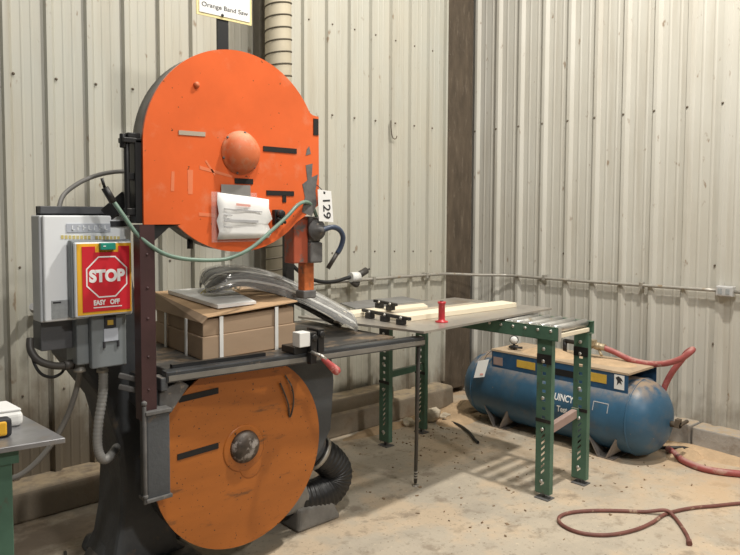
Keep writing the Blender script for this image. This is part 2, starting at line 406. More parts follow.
mound('debris', [(4.35, 3.66, .32, .12, .06), (3.9, 3.7, .25, .09, .035), (4.1, 3.5, .2, .13, .03), (3.45, 3.72, .3, .07, .03)], 'sawdust', 'brown dust and debris heaped in the corner behind the blue tank', 'debris', 5)
rnd = random.Random(11); m = MB()
for k in range(260):
    x = rnd.uniform(2.6, 4.6); y = rnd.uniform(1.7, 3.75)
    if rnd.random() < .45: x = rnd.gauss(3.9, .35); y = rnd.gauss(3.35, .25)
    if y > 3.76 or x > 4.7: continue
    l = rnd.uniform(.002, .010) * rnd.uniform(.6, 1.3); a = rnd.uniform(0, PI); w_ = l * rnd.uniform(.2, .7)
    dx, dy = l * math.cos(a), l * math.sin(a); ex, ey = -w_ * math.sin(a), w_ * math.cos(a); h_ = rnd.uniform(.002, .009)
    m.hexa([(x - dx - ex, y - dy - ey, 0), (x + dx - ex, y + dy - ey, 0), (x + dx + ex, y + dy + ey, 0), (x - dx + ex, y - dy + ey, 0), (x - dx - ex, y - dy - ey, h_), (x + dx - ex, y + dy - ey, h_ * .6), (x + dx + ex, y + dy + ey, h_), (x - dx + ex, y - dy + ey, h_ * .7)])
tag(m.build('wood_chips', 'chip'), 'small brown chips and crumbs scattered over the floor by the conveyor', 'chips', kind='stuff')
def rock(x, y, r, lab, seed):
    rnd = random.Random(seed); m = MB(); bmesh.ops.create_icosphere(m.bm, subdivisions=2, radius=1)
    for v in m.bm.verts:
        s = 1 + .22 * rnd.uniform(-1, 1); v.co = Vector((x + v.co.x * r[0] * s, y + v.co.y * r[1] * s, max(0, r[2] * .75 + v.co.z * r[2] * s)))
    o = m.build('rubble_chunk', 'stone'); tag(o, lab, 'rubble', 'rubble chunks by the corner'); return o
rock(3.70, 3.66, (.055, .05, .035), 'small pale rubble chunk left of the rear conveyor leg', 2)
rock(3.93, 3.62, (.075, .06, .06), 'larger pale rubble chunk right of the rear conveyor leg', 4)
rock(4.06, 3.60, (.05, .04, .025), 'low tan rubble chunk between the pale rubble and the blue tank', 8)

# ------------------------------------------------------------------ band saw
saw = thing('band_saw', (1.6, 2.9, 0), 'tall orange two-wheel band saw on dark grey cast frame', 'band saw')
# frame: left column, lower body, arm, feet
m = MB()
left = [(1.06, 0.02), (1.12, .10), (1.155, .28), (1.165, .45), (1.15, .62), (1.10, .80), (1.02, .92), (.965, 1.0), (.93, 1.15), (.93, 1.50), (1.0, 1.58), (1.15, 1.60), (1.20, 1.5), (1.28, 1.0), (1.32, .9), (1.355, .7), (1.36, .45), (1.375, .28), (1.42, .10), (1.52, .02)]
m.prism(left, 'y', 2.88, 3.16)
struct_frame = m.build('frame_column', 'cast', saw, .02)
m = MB()
m.prism([(1.20, .80), (1.33, .62), (1.36, .40), (1.44, .26), (1.62, .16), (1.95, .22), (2.06, .32), (2.14, .40), (2.205, .50), (2.225, .75), (2.205, .93), (1.20, .93)], 'y', 2.735, 2.95)
m.build('frame_body', 'cast', saw, .012)
m = MB()   # upper arm that carries the top wheel, behind the cover
m.prism([(1.36, 1.66), (1.5, 1.60), (1.75, 1.75), (1.78, 1.95), (1.4, 1.98)], 'y', 2.736, 2.90)
m.build('frame_arm', 'cast', saw, .01)
def foot(x0, x1, y0, y1, h):
    m = MB()
    m.hexa([(x0, y0, 0), (x1, y0, 0), (x1, y1, 0), (x0, y1, 0), (x0 + .035, y0 + .03, h), (x1 - .035, y0 + .03, h), (x1 - .03, y1, h), (x0 + .03, y1, h)])
    f = m.build('foot', 'rim' if x0 > 1.5 else 'cast', saw, .02, 3); return f
f1 = foot(1.13, 1.52, 2.74, 3.34, .065)
m = MB(); m.hexa([(1.10, 2.98, .06), (1.50, 2.98, .06), (1.50, 3.2, .06), (1.10, 3.2, .06), (1.2, 2.95, .34), (1.36, 2.95, .34), (1.36, 3.1, .34), (1.2, 3.1, .34)]); m.build('foot_rib', 'cast', f1, .02)
f2 = foot(2.00, 2.29, 2.75, 3.04, .105)
m = MB(); m.lathe([(.018, 0), (.018, .022), (.009, .024), (.009, .045), (0, .046)], (2.17, 2.87, .102), (0, 0, 1), 12); m.build('anchor_bolt', 'grimy', f2)
m = MB(); m.hexa([(1.95, 2.80, .08), (2.15, 2.80, .08), (2.15, 2.95, .08), (1.95, 2.95, .08), (1.9, 2.78, .32), (2.05, 2.78, .32), (2.05, 2.92, .32), (1.9, 2.92, .32)]); m.build('foot_rib', 'rim', f2, .02)

# upper wheel cover
cov = arc(1.597, 1.872, .437, 0, 0, 1)[:0]
poly = [(1.16, 1.565), (1.318, 1.565)] + arc(1.597, 1.872, .428, 227, 315, 22) + [(2.035, 1.655), (2.032, 2.072), (1.996, 2.078)] + arc(1.597, 1.876, .437, 29, 176, 40) 
m = MB(); m.prism(poly, 'y', 2.62, 2.632); upc = m.build('upper_wheel_cover', 'orange', saw)
upc['label'] = 'bright orange D-shaped upper wheel cover'
poly2 = [(1.168, 1.57), (1.325, 1.57)] + arc(1.597, 1.872, .422, 227, 315, 22) + [(2.028, 1.66), (2.026, 2.066), (1.99, 2.07)] + arc(1.597, 1.876, .431, 29, 176, 40)
m = MB(); m.prism(poly2, 'y', 2.632, 2.735, True); h = m.build('wheel_housing', 'rim', saw); h['label'] = 'dusty grey housing rim behind the orange cover'
m = MB(); m.lathe([(.095, 0), (.095, .008), (.088, .009), (.083, .030), (.070, .052), (.045, .068), (.02, .074), (0, .075)], (1.602, 2.622, 1.875), (0, -1, 0), 40); hub = m.build('hub_dome', 'orange_hub', upc)
m = MB()
for k in range(6): m.lathe([(.006, 0), (.005, .004), (0, .005)], (1.602 + .090 * math.cos(k * PI / 3 + .3), 2.614, 1.875 + .090 * math.sin(k * PI / 3 + .3)), (0, -1, 0), 8)
split(m, 'rivet', 'grimy', hub)
def strip(x0, x1, z0, z1, parent, name='slot', dz=0., material='black_slot', y=2.62, th=.0035):
    m = MB(); m.hexa([(x0, y - th, z0), (x1, y - th, z0 + dz), (x1, y, z0 + dz), (x0, y, z0), (x0, y - th, z1), (x1, y - th, z1 + dz), (x1, y, z1 + dz), (x0, y, z1)])
    return m.build(name, material, parent)
strip(1.719, 1.902, 1.890, 1.913, upc)
strip(2.000, 2.029, 1.985, 2.062, upc)
strip(1.572, 1.664, 1.741, 1.764, upc)
strip(1.735, 1.886, 1.694, 1.716, upc)
strip(1.822, 1.842, 1.664, 1.695, upc)
strip(1.312, 1.432, 1.930, 1.948, upc, 'worn_decal', .002, 'tanboard')
m = MB(); m.lathe([(.013, 0), (.013, .010), (.008, .016), (0, .017)], (1.393, 2.622, 2.14), (0, -1, 0), 12); m.build('cover_bolt', 'orange_hub', upc)
# scratches and bare-metal scuffs on the cover
sc = MB()
for a in ((1.325, 1.80, 1.345, 1.66, .012), (1.40, 1.79, 1.60, 1.77, .006), (1.42, 1.815, 1.46, 1.75, .006), (1.36, 1.78, 1.38, 1.64, .014)):
    sc.bar((a[0], 2.6195, a[1]), (a[2], 2.6195, a[3]), .002, a[4], (0, 1, 0)) if False else None
sc.bm.free()
def scuff(name, pts, mt, parent, y=2.62, th=.002):
    m = MB(); m.prism(pts, 'y', y - th, y); return m.build(name, mt, parent)
scuff('bare_patch', [(1.932, 1.62), (1.99, 1.60), (2.02, 1.66), (2.012, 1.72), (2.027, 1.80), (1.99, 1.785), (1.995, 1.85), (1.955, 1.84), (1.965, 1.77), (1.935, 1.75), (1.95, 1.69)], 'grimy', upc)
scuff('bare_patch', [(1.955, 1.885), (1.985, 1.895), (1.975, 1.93), (1.962, 1.915)], 'grimy', upc)
M['palescratch'] = mat('pale_scratched_orange', (.76, .215, .095), .42, var=.1)
for p in ([(1.352, 1.69), (1.372, 1.69), (1.375, 1.79), (1.35, 1.79)], [(1.405, 1.795), (1.56, 1.765), (1.562, 1.775), (1.405, 1.81)], [(1.43, 1.83), (1.475, 1.77), (1.48, 1.775), (1.437, 1.835)], [(1.40, 1.60), (1.62, 1.585), (1.62, 1.60), (1.40, 1.615)], [(1.275, 1.70), (1.29, 1.70), (1.293, 1.78), (1.28, 1.78)]):
    scuff('scratch', p, 'palescratch', upc, th=.001)
# knob beside the paper
m = MB(); m.box(1.765, 1.81, 2.595, 2.62, 1.56, 1.63); m.lathe([(.018, 0), (.018, .03), (0, .032)], (1.788, 2.60, 1.61), (0, -1, 0), 14); m.cyl((1.77, 2.585, 1.59), (1.81, 2.575, 1.57), .008, 8)
m.build('latch', 'black', upc, .003)
m = MB(); m.cyl((1.40, 2.70, 1.50), (1.40, 2.70, 1.46), .013, 10); m.build('drain_stub', 'black', upc)

# lower wheel cover (disc)
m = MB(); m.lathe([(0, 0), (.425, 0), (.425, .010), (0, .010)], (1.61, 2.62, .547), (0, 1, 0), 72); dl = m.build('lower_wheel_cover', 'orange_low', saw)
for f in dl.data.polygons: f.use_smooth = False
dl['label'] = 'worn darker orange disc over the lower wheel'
m = MB(); m.lathe([(0, 0), (.416, 0), (.416, .12), (0, .12)], (1.61, 2.632, .547), (0, 1, 0), 72); m.build('lower_housing', 'black', saw)
M['disc_dark'] = mat('grease_dark_cap', (.06, .045, .035), .5, var=.5, vscale=25, dirt=(.30, .27, .25), dscale=16, dthr=.55)
m = MB(); m.lathe([(.105, 0), (.105, .004), (.098, .006), (0, .006)], (1.61, 2.622, .565), (0, -1, 0), 40); hp = m.build('hub_plate', 'orange_low', dl)
m = MB(); m.lathe([(.058, 0), (.058, .003), (.053, .0045), (0, .0045)], (1.645, 2.622, .478), (0, -1, 0), 32); m.build('lobe_plate', 'orange_low', dl)
m = MB(); m.lathe([(.074, 0), (.070, .012), (.055, .028), (.03, .036), (0, .038)], (1.612, 2.616, .572), (0, -1, 0), 32); m.build('hub_cap', 'disc_dark', hp)
strip(1.290, 1.482, .585, .610, dl, dz=.008)
strip(1.300, 1.484, .826, .852, dl, dz=.008)
m = MB(); m.tube([(1.83, 2.612, .86), (1.86, 2.60, .80), (1.875, 2.61, .72), (1.855, 2.612, .66), (1.84, 2.605, .73), (1.80, 2.61, .83)], .004, 6); m.build('hook_wire', 'disc_dark', dl)

# left side: blade channel, brackets, tension knob
m = MB(); m.box(1.112, 1.172, 2.55, 2.556, .80, 1.565); m.box(1.112, 1.118, 2.556, 2.61, .80, 1.565); m.box(1.166, 1.172, 2.556, 2.61, .80, 1.565)
ch = m.build('blade_channel', 'maroon', saw); ch['label'] = 'maroon steel channel round the return blade'
m = MB()
for z in (.92, 1.05, 1.2, 1.32, 1.45): m.lathe([(.006, 0), (.005, .004), (0, .005)], (1.140, 2.551, z), (0, -1, 0), 8)
split(m, 'rivet', 'maroon', ch)
m = MB(); m.box(1.125, 1.222, 2.54, 2.61, .48, .83); g = m.build('blade_guard', 'cast', saw, .006)
m = MB(); m.box(1.118, 1.226, 2.53, 2.61, .822, .838); m.box(1.118, 1.226, 2.53, 2.61, .475, .49); m.cyl((1.118, 2.545, .86), (1.118, 2.545, .47), .008, 10)
for z in (.87, .5): m.lathe([(0, -.012), (.011, -.006), (.011, .006), (0, .012)], (1.118, 2.545, z), (0, 0, 1), 10)
split(m, 'hinge', 'grimy', g, .003)
m = MB(); m.prism([(1.20, .81), (1.25, .80), (1.33, .90), (1.29, .93), (1.2, .89)], 'y', 2.585, 2.60); m.build('guard_bracket', 'grimy', saw, .004)
m = MB()
for z in (.90, .945): m.bar((1.075, 2.68, z + .02), (1.14, 2.62, z), .016, .02)
split(m, 'guard_clip', 'grimy', saw, .003)
m = MB(); m.box(1.135, 1.168, 2.635, 2.70, 1.57, 1.90); m.cyl((1.112, 2.66, 1.60), (1.112, 2.66, 1.90), .011, 10); m.box(1.105, 1.15, 2.645, 2.69, 1.60, 1.63); m.box(1.11, 1.15, 2.65, 2.68, 1.74, 1.77)
ts = m.build('tension_slide', 'black', saw, .004)
m = MB(); m.box(1.09, 1.168, 2.635, 2.69, 1.885, 1.905); m.box(1.11, 1.16, 2.64, 2.69, 1.905, 1.925); m.cyl((1.098, 2.66, 1.865), (1.098, 2.66, 1.92), .013, 10); m.build('tension_knob', 'black', ts, .003)
m = MB(); m.prism([(1.14, 1.44), (1.27, 1.55), (1.32, 1.565), (1.14, 1.565)], 'y', 2.63, 2.66); m.bar((1.07, 2.77, 1.60), (1.14, 2.72, 1.675), .03, .06)
split(m, 'arm_bracket', 'black', saw, .004)

# guide assembly at right
m = MB(); m.box(1.915, 2.0, 2.66, 2.74, 1.375, 1.60); gh = m.build('guide_housing', 'guide_red', saw, .006)
gh['label'] = 'red painted blade guide housing'
m = MB(); m.box(2.0, 2.075, 2.64, 2.745, 1.375, 1.475); m.box(2.0, 2.07, 2.65, 2.74, 1.475, 1.60); m.build('guide_block', 'grimy', gh, .008)
m = MB(); m.lathe([(.050, 0), (.050, .014), (.034, .016), (.034, .034), (.014, .036), (.014, .05), (0, .051)], (2.035, 2.645, 1.535), (0, -1, 0), 24); m.build('guide_knob', 'grimy', gh)
m = MB(); m.box(1.992, 2.052, 2.68, 2.735, 1.235, 1.38); gp = m.build('guide_post', 'guide_orange', saw, .006)
m = MB(); m.box(1.985, 2.062, 2.675, 2.745, 1.20, 1.24); m.build('blade_guide', 'grimy', gp, .006)
m = MB(); m.box(2.03, 2.075, 2.88, 2.92, .99, 1.55); m.build('back_guard', 'black', saw)
# table, rail, support rod
m = MB(); m.box(1.25, 2.50, 2.58, 3.35, .94, .972); m.box(1.35, 2.3, 2.75, 3.2, .905, .94); m.build('saw_table', 'table', saw, .006)
m = MB(); m.hexa([(1.215, 2.557, .930), (2.592, 2.443, .930), (2.597, 2.495, .930), (1.22, 2.609, .930), (1.215, 2.557, .978), (2.592, 2.443, .978), (2.597, 2.495, .978), (1.22, 2.609, .978)]); rl = m.build('fence_rail', 'rail', saw, .006)
m = MB(); m.hexa([(1.225, 2.552, .938), (2.59, 2.439, .938), (2.59, 2.4435, .938), (1.225, 2.5565, .938), (1.225, 2.552, .960), (2.59, 2.439, .960), (2.59, 2.4435, .960), (1.225, 2.5565, .960)]); m.build('rail_face', 'railface', rl)
m = MB(); m.box(1.195, 1.225, 2.56, 2.64, .90, .955); m.build('rail_end', 'cast', rl, .005)
m = MB(); m.hexa([(1.27, 2.612, .955), (1.70, 2.577, .955), (1.70, 2.60, .955), (1.27, 2.635, .955), (1.27, 2.612, .99), (1.70, 2.577, .99), (1.70, 2.60, .99), (1.27, 2.635, .99)]); m.build('rear_angle', 'black', rl)
m = MB(); m.cyl((2.575, 2.47, .935), (2.885, 2.785, .03), .0105, 12); rod = m.build('support_rod', 'darkcable', saw)
m = MB(); m.cyl((2.868, 2.766, .09), (2.895, 2.797, .004), .0075, 10); m.lathe([(.02, 0), (.02, .006), (0, .008)], (2.895, 2.797, 0), (0, 0, 1), 12)
for t in (.065, .085, .105): m.lathe([(.013, 0), (.013, .009), (0, .009)], (2.885 - .34 * (t - .03), 2.785 - .348 * (t - .03), t), (-.305, -.31, .9), 10)
m.build('levelling_foot', 'galv', rod)

# lower dust chute
ds = thing('dust_hose', (2.2, 2.85, 0), 'black ribbed dust hose elbow curling out beside the right saw foot', 'hose')
path = smooth_path([(2.165, 2.90, .42), (2.195, 2.88, .36), (2.285, 2.86, .285), (2.33, 2.85, .21), (2.30, 2.85, .14), (2.21, 2.86, .112), (2.10, 2.88, .11), (1.98, 2.92, .11), (1.85, 2.96, .11)], 12)
L_ = len(path); m = MB(); m.sweep([p for q in range(14, len(path) - 1) for p in (path[q], (path[q] + path[q + 1]) / 2)], lambda t: .088 + .0022 * math.sin(t * 190), 28); m.build('ribbed_hose', 'rubber', ds)
m = MB(); m.sweep(path[:17], lambda t: .055 + .033 * t, 28); m.build('inlet_collar', 'cast', ds)
m = MB(); m.sweep(path[15:18], .0945, 28); m.build('hose_clamp', 'galv', ds)

# ------------------------------------------------------------------ paper notice, tag, sign on the saw
pn = thing('paper_notice', (1.6, 2.61, 1.46), 'white printed sheet in a clear sleeve taped to the upper orange cover', 'notice')
rows = [(1.475, 1.735, 1.70, 1.675), (1.475, 1.738, 1.655, 1.635), (1.476, 1.748, 1.61, 1.588), (1.472, 1.732, 1.58, 1.565), (1.478, 1.745, 1.535, 1.525), (1.472, 1.735, 1.50, 1.503)]
ys = [2.596, 2.600, 2.588, 2.600, 2.590, 2.597]
m = MB()
cols = 6; V = []
for (xa, xb, za, zb), y in zip(rows, ys):
    V.append([m.bm.verts.new((xa + (xb - xa) * i / cols, y + .004 * math.sin(i * 1.3), za + (zb - za) * i / cols)) for i in range(cols + 1)])
for A, B in zip(V, V[1:]):
    for i in range(cols): m._f([A[i], A[i + 1], B[i + 1], B[i]], True)
ps = m.build('paper_sheet', 'white', pn); md = ps.modifiers.new('s', 'SOLIDIFY'); md.thickness = .0008; md.offset = 0
m = MB(); m.box(1.455, 1.68, 2.612, 2.6135, 1.488, 1.703); m.build('clear_sleeve', 'sleeve', pn)
m = MB(); m.box(1.500, 1.645, 2.6085, 2.611, 1.680, 1.735); m.build('tape_strip', 'silvertape', pn)
for k, (x0, x1, z, dz, mt, hgt) in enumerate(((1.56, 1.63, 1.645, -.005, 'redink', .010), (1.50, 1.69, 1.628, -.012, 'greyink', .005), (1.50, 1.54, 1.603, -.002, 'greyink', .004), (1.50, 1.67, 1.577, -.006, 'greyink', .010), (1.50, 1.54, 1.552, -.003, 'greyink', .005))):
    m = MB(); m.hexa([(x0, 2.585, z), (x1, 2.585, z + dz), (x1, 2.5875, z + dz), (x0, 2.5875, z), (x0, 2.585, z + hgt), (x1, 2.585, z + dz + hgt), (x1, 2.5875, z + dz + hgt), (x0, 2.5875, z + hgt)])
    m.build('printed_line', mt, ps)
tg = thing('number_tag', (2.06, 2.6, 1.57), 'white hanging tag numbered 129 beside the blade guide', 'tag')
m = MB(); m.hexa([(2.018, 2.598, 1.578), (2.106, 2.598, 1.572), (2.106, 2.5995, 1.572), (2.018, 2.5995, 1.578), (2.010, 2.598, 1.728), (2.092, 2.598, 1.722), (2.092, 2.5995, 1.722), (2.010, 2.5995, 1.728)]); tgc = m.build('tag_card', 'white', tg)
R90 = Euler((0, PI / 2 - .06, 0)).to_matrix() @ FRONT
text('129', .062, (2.062, 2.5975, 1.640), R90, 'ink', tg, bold=.0006, sx=1.15)
m = MB(); m.lathe([(.006, 0), (.006, .002), (0, .002)], (2.050, 2.599, 1.713), (0, -1, 0), 12); m.build('eyelet', 'ink', tg)
m = MB(); m.tube([(2.05, 2.598, 1.713), (2.03, 2.605, 1.735), (2.02, 2.618, 1.75)], .002, 6); m.build('tie', 'ink', tg)

sg = thing('machine_sign', (1.69, 2.9, 2.36), 'cream-bordered white name sign on a black strip above the saw', 'sign')
m = MB(); m.box(1.545, 1.838, 2.895, 2.899, 2.518, 2.82); m.build('sign_border', 'cream', sg)
m = MB(); m.box(1.558, 1.825, 2.892, 2.895, 2.531, 2.81); m.build('sign_panel', 'white', sg)
text('Orange Band Saw', .029, (1.692, 2.8915, 2.568), FRONT, 'ink', sg, sx=1.18)
m = MB(); m.lathe([(.007, 0), (.007, .004), (0, .005)], (1.676, 2.893, 2.536), (0, -1, 0), 10); m.build('screw', 'ink', sg)
m = MB(); m.box(1.655, 1.713, 2.90, 2.912, 2.16, 2.60); m.build('mounting_strip', 'black', sg)

# ------------------------------------------------------------------ green air tube, blue nozzle hose
at = MB()
at.tube([(1.02, 2.60, 1.672), (1.06, 2.575, 1.60), (1.11, 2.56, 1.525), (1.19, 2.545, 1.46), (1.28, 2.54, 1.43), (1.41, 2.535, 1.418), (1.50, 2.535, 1.425), (1.60, 2.535, 1.463), (1.70, 2.54, 1.53), (1.80, 2.55, 1.60), (1.87, 2.57, 1.65), (1.94, 2.60, 1.668), (2.0, 2.63, 1.65), (2.035, 2.64, 1.60)], .0085, 10)
tag(at.build('air_tube', 'tubegreen'), 'thin green air tube sagging across the front of the saw', 'tube')
m = MB(); m.cyl((1.00, 2.60, 1.705), (1.03, 2.595, 1.65), .014, 10); m.cyl((1.0, 2.6, 1.705), (.99, 2.6, 1.74), .006, 8)
tag(m.build('tube_fitting', 'black'), 'black fitting on the left end of the green air tube', 'fitting')
nh = thing('nozzle_hose', (2.1, 2.62, 1.36), 'dark blue bent coolant nozzle hanging right of the blade guide', 'hose')
m = MB(); m.tube([(2.05, 2.61, 1.535), (2.10, 2.60, 1.548), (2.145, 2.60, 1.535), (2.168, 2.60, 1.50), (2.165, 2.61, 1.455), (2.150, 2.62, 1.42)], .013, 10); m.build('bent_tube', 'tubeblue', nh)
m = MB(); m.cyl((2.152, 2.62, 1.425), (2.105, 2.64, 1.345), .011, 10); m.build('nozzle_tip', 'darkcable', nh)

# ------------------------------------------------------------------ control cabinet etc.
cb = thing('control_cabinet', (1.0, 2.82, 1.2), 'pale grey wall-type control cabinet left of the saw', 'cabinet')
m = MB(); m.box(.814, 1.16, 2.77, 2.868, 1.19, 1.60); m.build('cabinet_body', 'cabside', cb, .006)
m = MB(); m.box(.822, 1.162, 2.745, 2.77, 1.195, 1.60); dr = m.build('cabinet_door', 'cab', cb, .006)
m = MB(); m.box(.838, 1.18, 2.87, 2.888, 1.19, 1.636); m.box(.838, 1.18, 2.83, 2.888, 1.606, 1.636); m.box(.822, .99, 2.80, 2.90, 1.075, 1.188); m.build('mounting_panel', 'greydark', cb, .003)
m = MB(); m.box(.905, 1.075, 2.742, 2.745, 1.535, 1.568); nl = m.build('name_label', 'lab2', dr)
m = MB(); m.box(1.075, 1.148, 2.741, 2.745, 1.556, 1.578); m.build('meter_window', 'ink', dr)
m = MB()
for k in range(7): x = .925 + k * .021; m.box(x, x + .004, 2.7405, 2.742, 1.542, 1.561); m.box(x, x + .012, 2.7405, 2.742, (1.542, 1.557, 1.55)[k % 3], (1.545, 1.560, 1.553)[k % 3])
split(m, 'name_mark', 'cab', nl)
m = MB()
for k in range(16):
    if k == 8: continue
    x = .885 + k * .0145; m.box(x, x + .010, 2.7435, 2.745, 1.510 - .0005 * k, 1.524 - .0005 * k)
split(m, 'caption_mark', 'yellowtxt', dr)
m = MB(); m.box(.845, .935, 2.742, 2.745, 1.205, 1.275); dl2 = m.build('data_label', 'label', dr)
m = MB(); m.box(.85, .88, 2.741, 2.742, 1.264, 1.270); m.build('label_heading', 'ink', dl2)
# STOP paddle switch
ss = thing('stop_switch', (1.03, 2.70, 1.2), 'red STOP paddle switch with yellow border in front of the cabinet', 'switch')
m = MB(); m.box(.905, 1.14, 2.70, 2.74, 1.205, 1.505); m.build('switch_case', 'greybox', ss, .006)
m = MB(); m.box(.912, 1.135, 2.678, 2.70, 1.21, 1.497); m.build('paddle_rim', 'cab', ss, .006)
m = MB(); m.box(.919, 1.130, 2.675, 2.678, 1.218, 1.492); m.build('yellow_border', 'yellowbr', ss)
m = MB(); m.prism([(.937, 1.229), (1.122, 1.229), (1.122, 1.481), (1.078, 1.481), (1.078, 1.458), (.987, 1.458), (.987, 1.481), (.937, 1.481)], 'y', 2.672, 2.676); rp = m.build('red_panel', 'red', ss)
m = MB(); m.box(1.002, 1.062, 2.655, 2.678, 1.467, 1.494); m.build('green_button', 'teal', ss, .003)
m = MB(); m.box(1.012, 1.022, 2.6535, 2.655, 1.48, 1.484); m.build('button_mark', 'white', ss)
oc = [(1.031 + .087 * math.cos(math.radians(22.5 + 45 * k)), 1.362 + .087 * math.sin(math.radians(22.5 + 45 * k))) for k in range(8)]
oi = [(1.031 + .0815 * math.cos(math.radians(22.5 + 45 * k)), 1.362 + .0815 * math.sin(math.radians(22.5 + 45 * k))) for k in range(8)]
m = MB()
for k in range(8):
    j = (k + 1) % 8; a, b, c, d = oc[k], oc[j], oi[j], oi[k]
    m.hexa([(a[0], 2.671, a[1]), (b[0], 2.671, b[1]), (b[0], 2.672, b[1]), (a[0], 2.672, a[1]), (d[0], 2.671, d[1]), (c[0], 2.671, c[1]), (c[0], 2.672, c[1]), (d[0], 2.672, d[1])])
m.build('octagon_outline', 'white', ss)
text('STOP', .062, (1.031, 2.6712, 1.364), FRONT, 'white', ss, bold=.0034, sx=.92)
text('EASY', .026, (1.000, 2.6712, 1.262), FRONT, 'white', ss, bold=.0012, sx=.78)
text('OFF', .026, (1.060, 2.6712, 1.262), FRONT, 'white', ss, bold=.0012, sx=.82)
m = MB(); m.box(.977, 1.088, 2.671, 2.672, 1.242, 1.246); m.build('small_print', 'white', ss)
# disconnect box
dc = thing('switch_box', (1.03, 2.78, 1.0), 'small dark grey switch box hanging below the STOP switch', 'switch box')
m = MB(); m.box(.94, 1.125, 2.755, 2.88, 1.01, 1.205); m.build('box_body', 'greybox', dc, .006)
m = MB(); m.box(.985, 1.125, 2.72, 2.755, .995, 1.21); m.build('box_cover', 'greybox', dc, .005)
m = MB(); m.box(1.035, 1.080, 2.712, 2.72, 1.155, 1.20); yl = m.build('lever_plate', 'ink', dc)
m = MB(); m.box(1.045, 1.068, 2.7105, 2.712, 1.165, 1.185); m.build('warning_label', 'yellow', yl)
m = MB(); m.box(1.032, 1.088, 2.714, 2.72, 1.10, 1.150); m.build('print_label', 'lab2', dc)
m = MB(); m.box(1.028, 1.036, 2.712, 2.72, 1.075, 1.10); m.box(1.084, 1.092, 2.712, 2.72, 1.075, 1.10); split(m, 'label_hook', 'ink', dc)
m = MB()
for x, z in ((.965, 1.0), (1.055, .985)): m.lathe([(.018, 0), (.018, .02), (.023, .022), (.023, .034), (0, .035)], (x, 2.80, z + .01), (0, 0, -1), 12)
split(m, 'cable_gland', 'galv', dc)
# flexible conduit + cables
def ribs(a, b, c): return lambda t: a + b * math.sin(t * c)
m = MB(); m.sweep(smooth_path([(1.055, 2.80, .99), (1.058, 2.80, .93), (1.052, 2.80, .85), (1.035, 2.80, .75), (1.03, 2.80, .66), (1.045, 2.80, .605), (1.08, 2.82, .59), (1.15, 2.90, .60)], 16), ribs(.0185, .0016, 260), 12)
tag(m.build('flexible_conduit', 'flex'), 'grey corrugated conduit from the switch box down into the saw leg', 'conduit')
m = MB(); m.tube([(1.0, 2.86, 1.02), (1.0, 2.90, .95), (.99, 2.93, .86), (.965, 2.96, .76), (.92, 3.0, .65), (.85, 3.05, .55), (.78, 3.10, .50), (.70, 3.2, .50), (.55, 3.3, .52)], .0115, 10)
tag(m.build('grey_cable', 'cable'), 'grey cable drooping from the switch box towards the left bench', 'cable')
m = MB(); m.tube([(.80, 2.86, 1.12), (.795, 2.84, 1.08), (.815, 2.82, 1.04), (.86, 2.81, 1.015), (.91, 2.81, 1.005), (.945, 2.82, 1.005)], .0145, 10); m.cyl((.905, 2.81, 1.006), (.945, 2.82, 1.006), .02, 12)
tag(m.build('power_cable', 'darkcable'), 'thick dark cable between cabinet underside and switch box', 'cable')
m = MB(); m.tube([(.80, 2.86, 1.09), (.803, 2.83, 1.03), (.825, 2.82, .985), (.865, 2.82, .965), (.905, 2.83, .975), (.93, 2.86, 1.0)], .006, 8)
tag(m.build('thin_cable', 'rubber'), 'thin black cable looping below the thick dark cable', 'cable')
m = MB(); m.tube([(.935, 2.92, 1.62), (.96, 2.94, 1.68), (1.02, 2.95, 1.73), (1.09, 2.95, 1.765), (1.16, 2.93, 1.785), (1.22, 2.9, 1.79)], .0095, 10)
tag(m.build('motor_cable', 'cable'), 'grey cable arching from cabinet top to the upper wheel housing', 'cable')
m = MB(); m.tube([(.86, 3.05, .008), (.93, 3.15, .008), (1.02, 3.2, .008), (1.06, 3.32, .008)], .008, 8)
tag(m.build('floor_cable', 'darkcable'), 'dark cable lying on the floor left of the saw foot', 'cable')

# ------------------------------------------------------------------ cardboard carton, booklet, plastic
ct = thing('cardboard_box', (1.7, 2.95, .965), 'strapped brown cardboard carton lying on the saw table', 'box')
FL, FR, BR, BL = (1.438, 2.67), (1.945, 2.69), (1.99, 3.25), (1.49, 3.25)
def slab(c4, z0, z1): return [(x, y, z) for (x, y), z in zip(c4, z0)] + [(x, y, z) for (x, y), z in zip(c4, z1)]
m = MB(); m.hexa(slab((FL, FR, BR, BL), (.974,) * 4, (1.075, 1.085, 1.085, 1.075))); m.build('carton_base', 'card', ct, .004)
def inset(p, d): cx, cy = 1.716, 2.965; return (p[0] + (d if p[0] < cx else -d), p[1] + (d if p[1] < cy else -d))
i4 = [inset(p, .006) for p in (FL, FR, BR, BL)]
m = MB(); m.hexa(slab(i4, (1.075, 1.085, 1.085, 1.075), (1.148, 1.165, 1.185, 1.20))); m.build('carton_lid', 'card', ct, .004)
m = MB(); m.hexa([(1.46, 2.664, 1.160), (1.95, 2.68, 1.188), (2.0, 3.26, 1.215), (1.49, 3.26, 1.215), (1.46, 2.664, 1.164), (1.95, 2.68, 1.194), (2.0, 3.26, 1.222), (1.49, 3.26, 1.222)]); m.build('top_flap', 'cardin', ct)
m = MB(); m.hexa([(1.440, 2.668, 1.135), (1.462, 2.664, 1.16), (1.492, 3.26, 1.215), (1.475, 3.27, 1.14), (1.436, 2.666, 1.137), (1.459, 2.662, 1.164), (1.489, 3.262, 1.222), (1.471, 3.275, 1.143)]); m.build('side_flap', 'card', ct)
for x, t in ((1.53, .16), (1.83, .78)):
    y = 2.67 + .02 * t
    m = MB(); m.box(x - .009, x + .009, y - .006, y - .002, .972, 1.155 + .025 * t); m.build('strap', 'strap', ct)
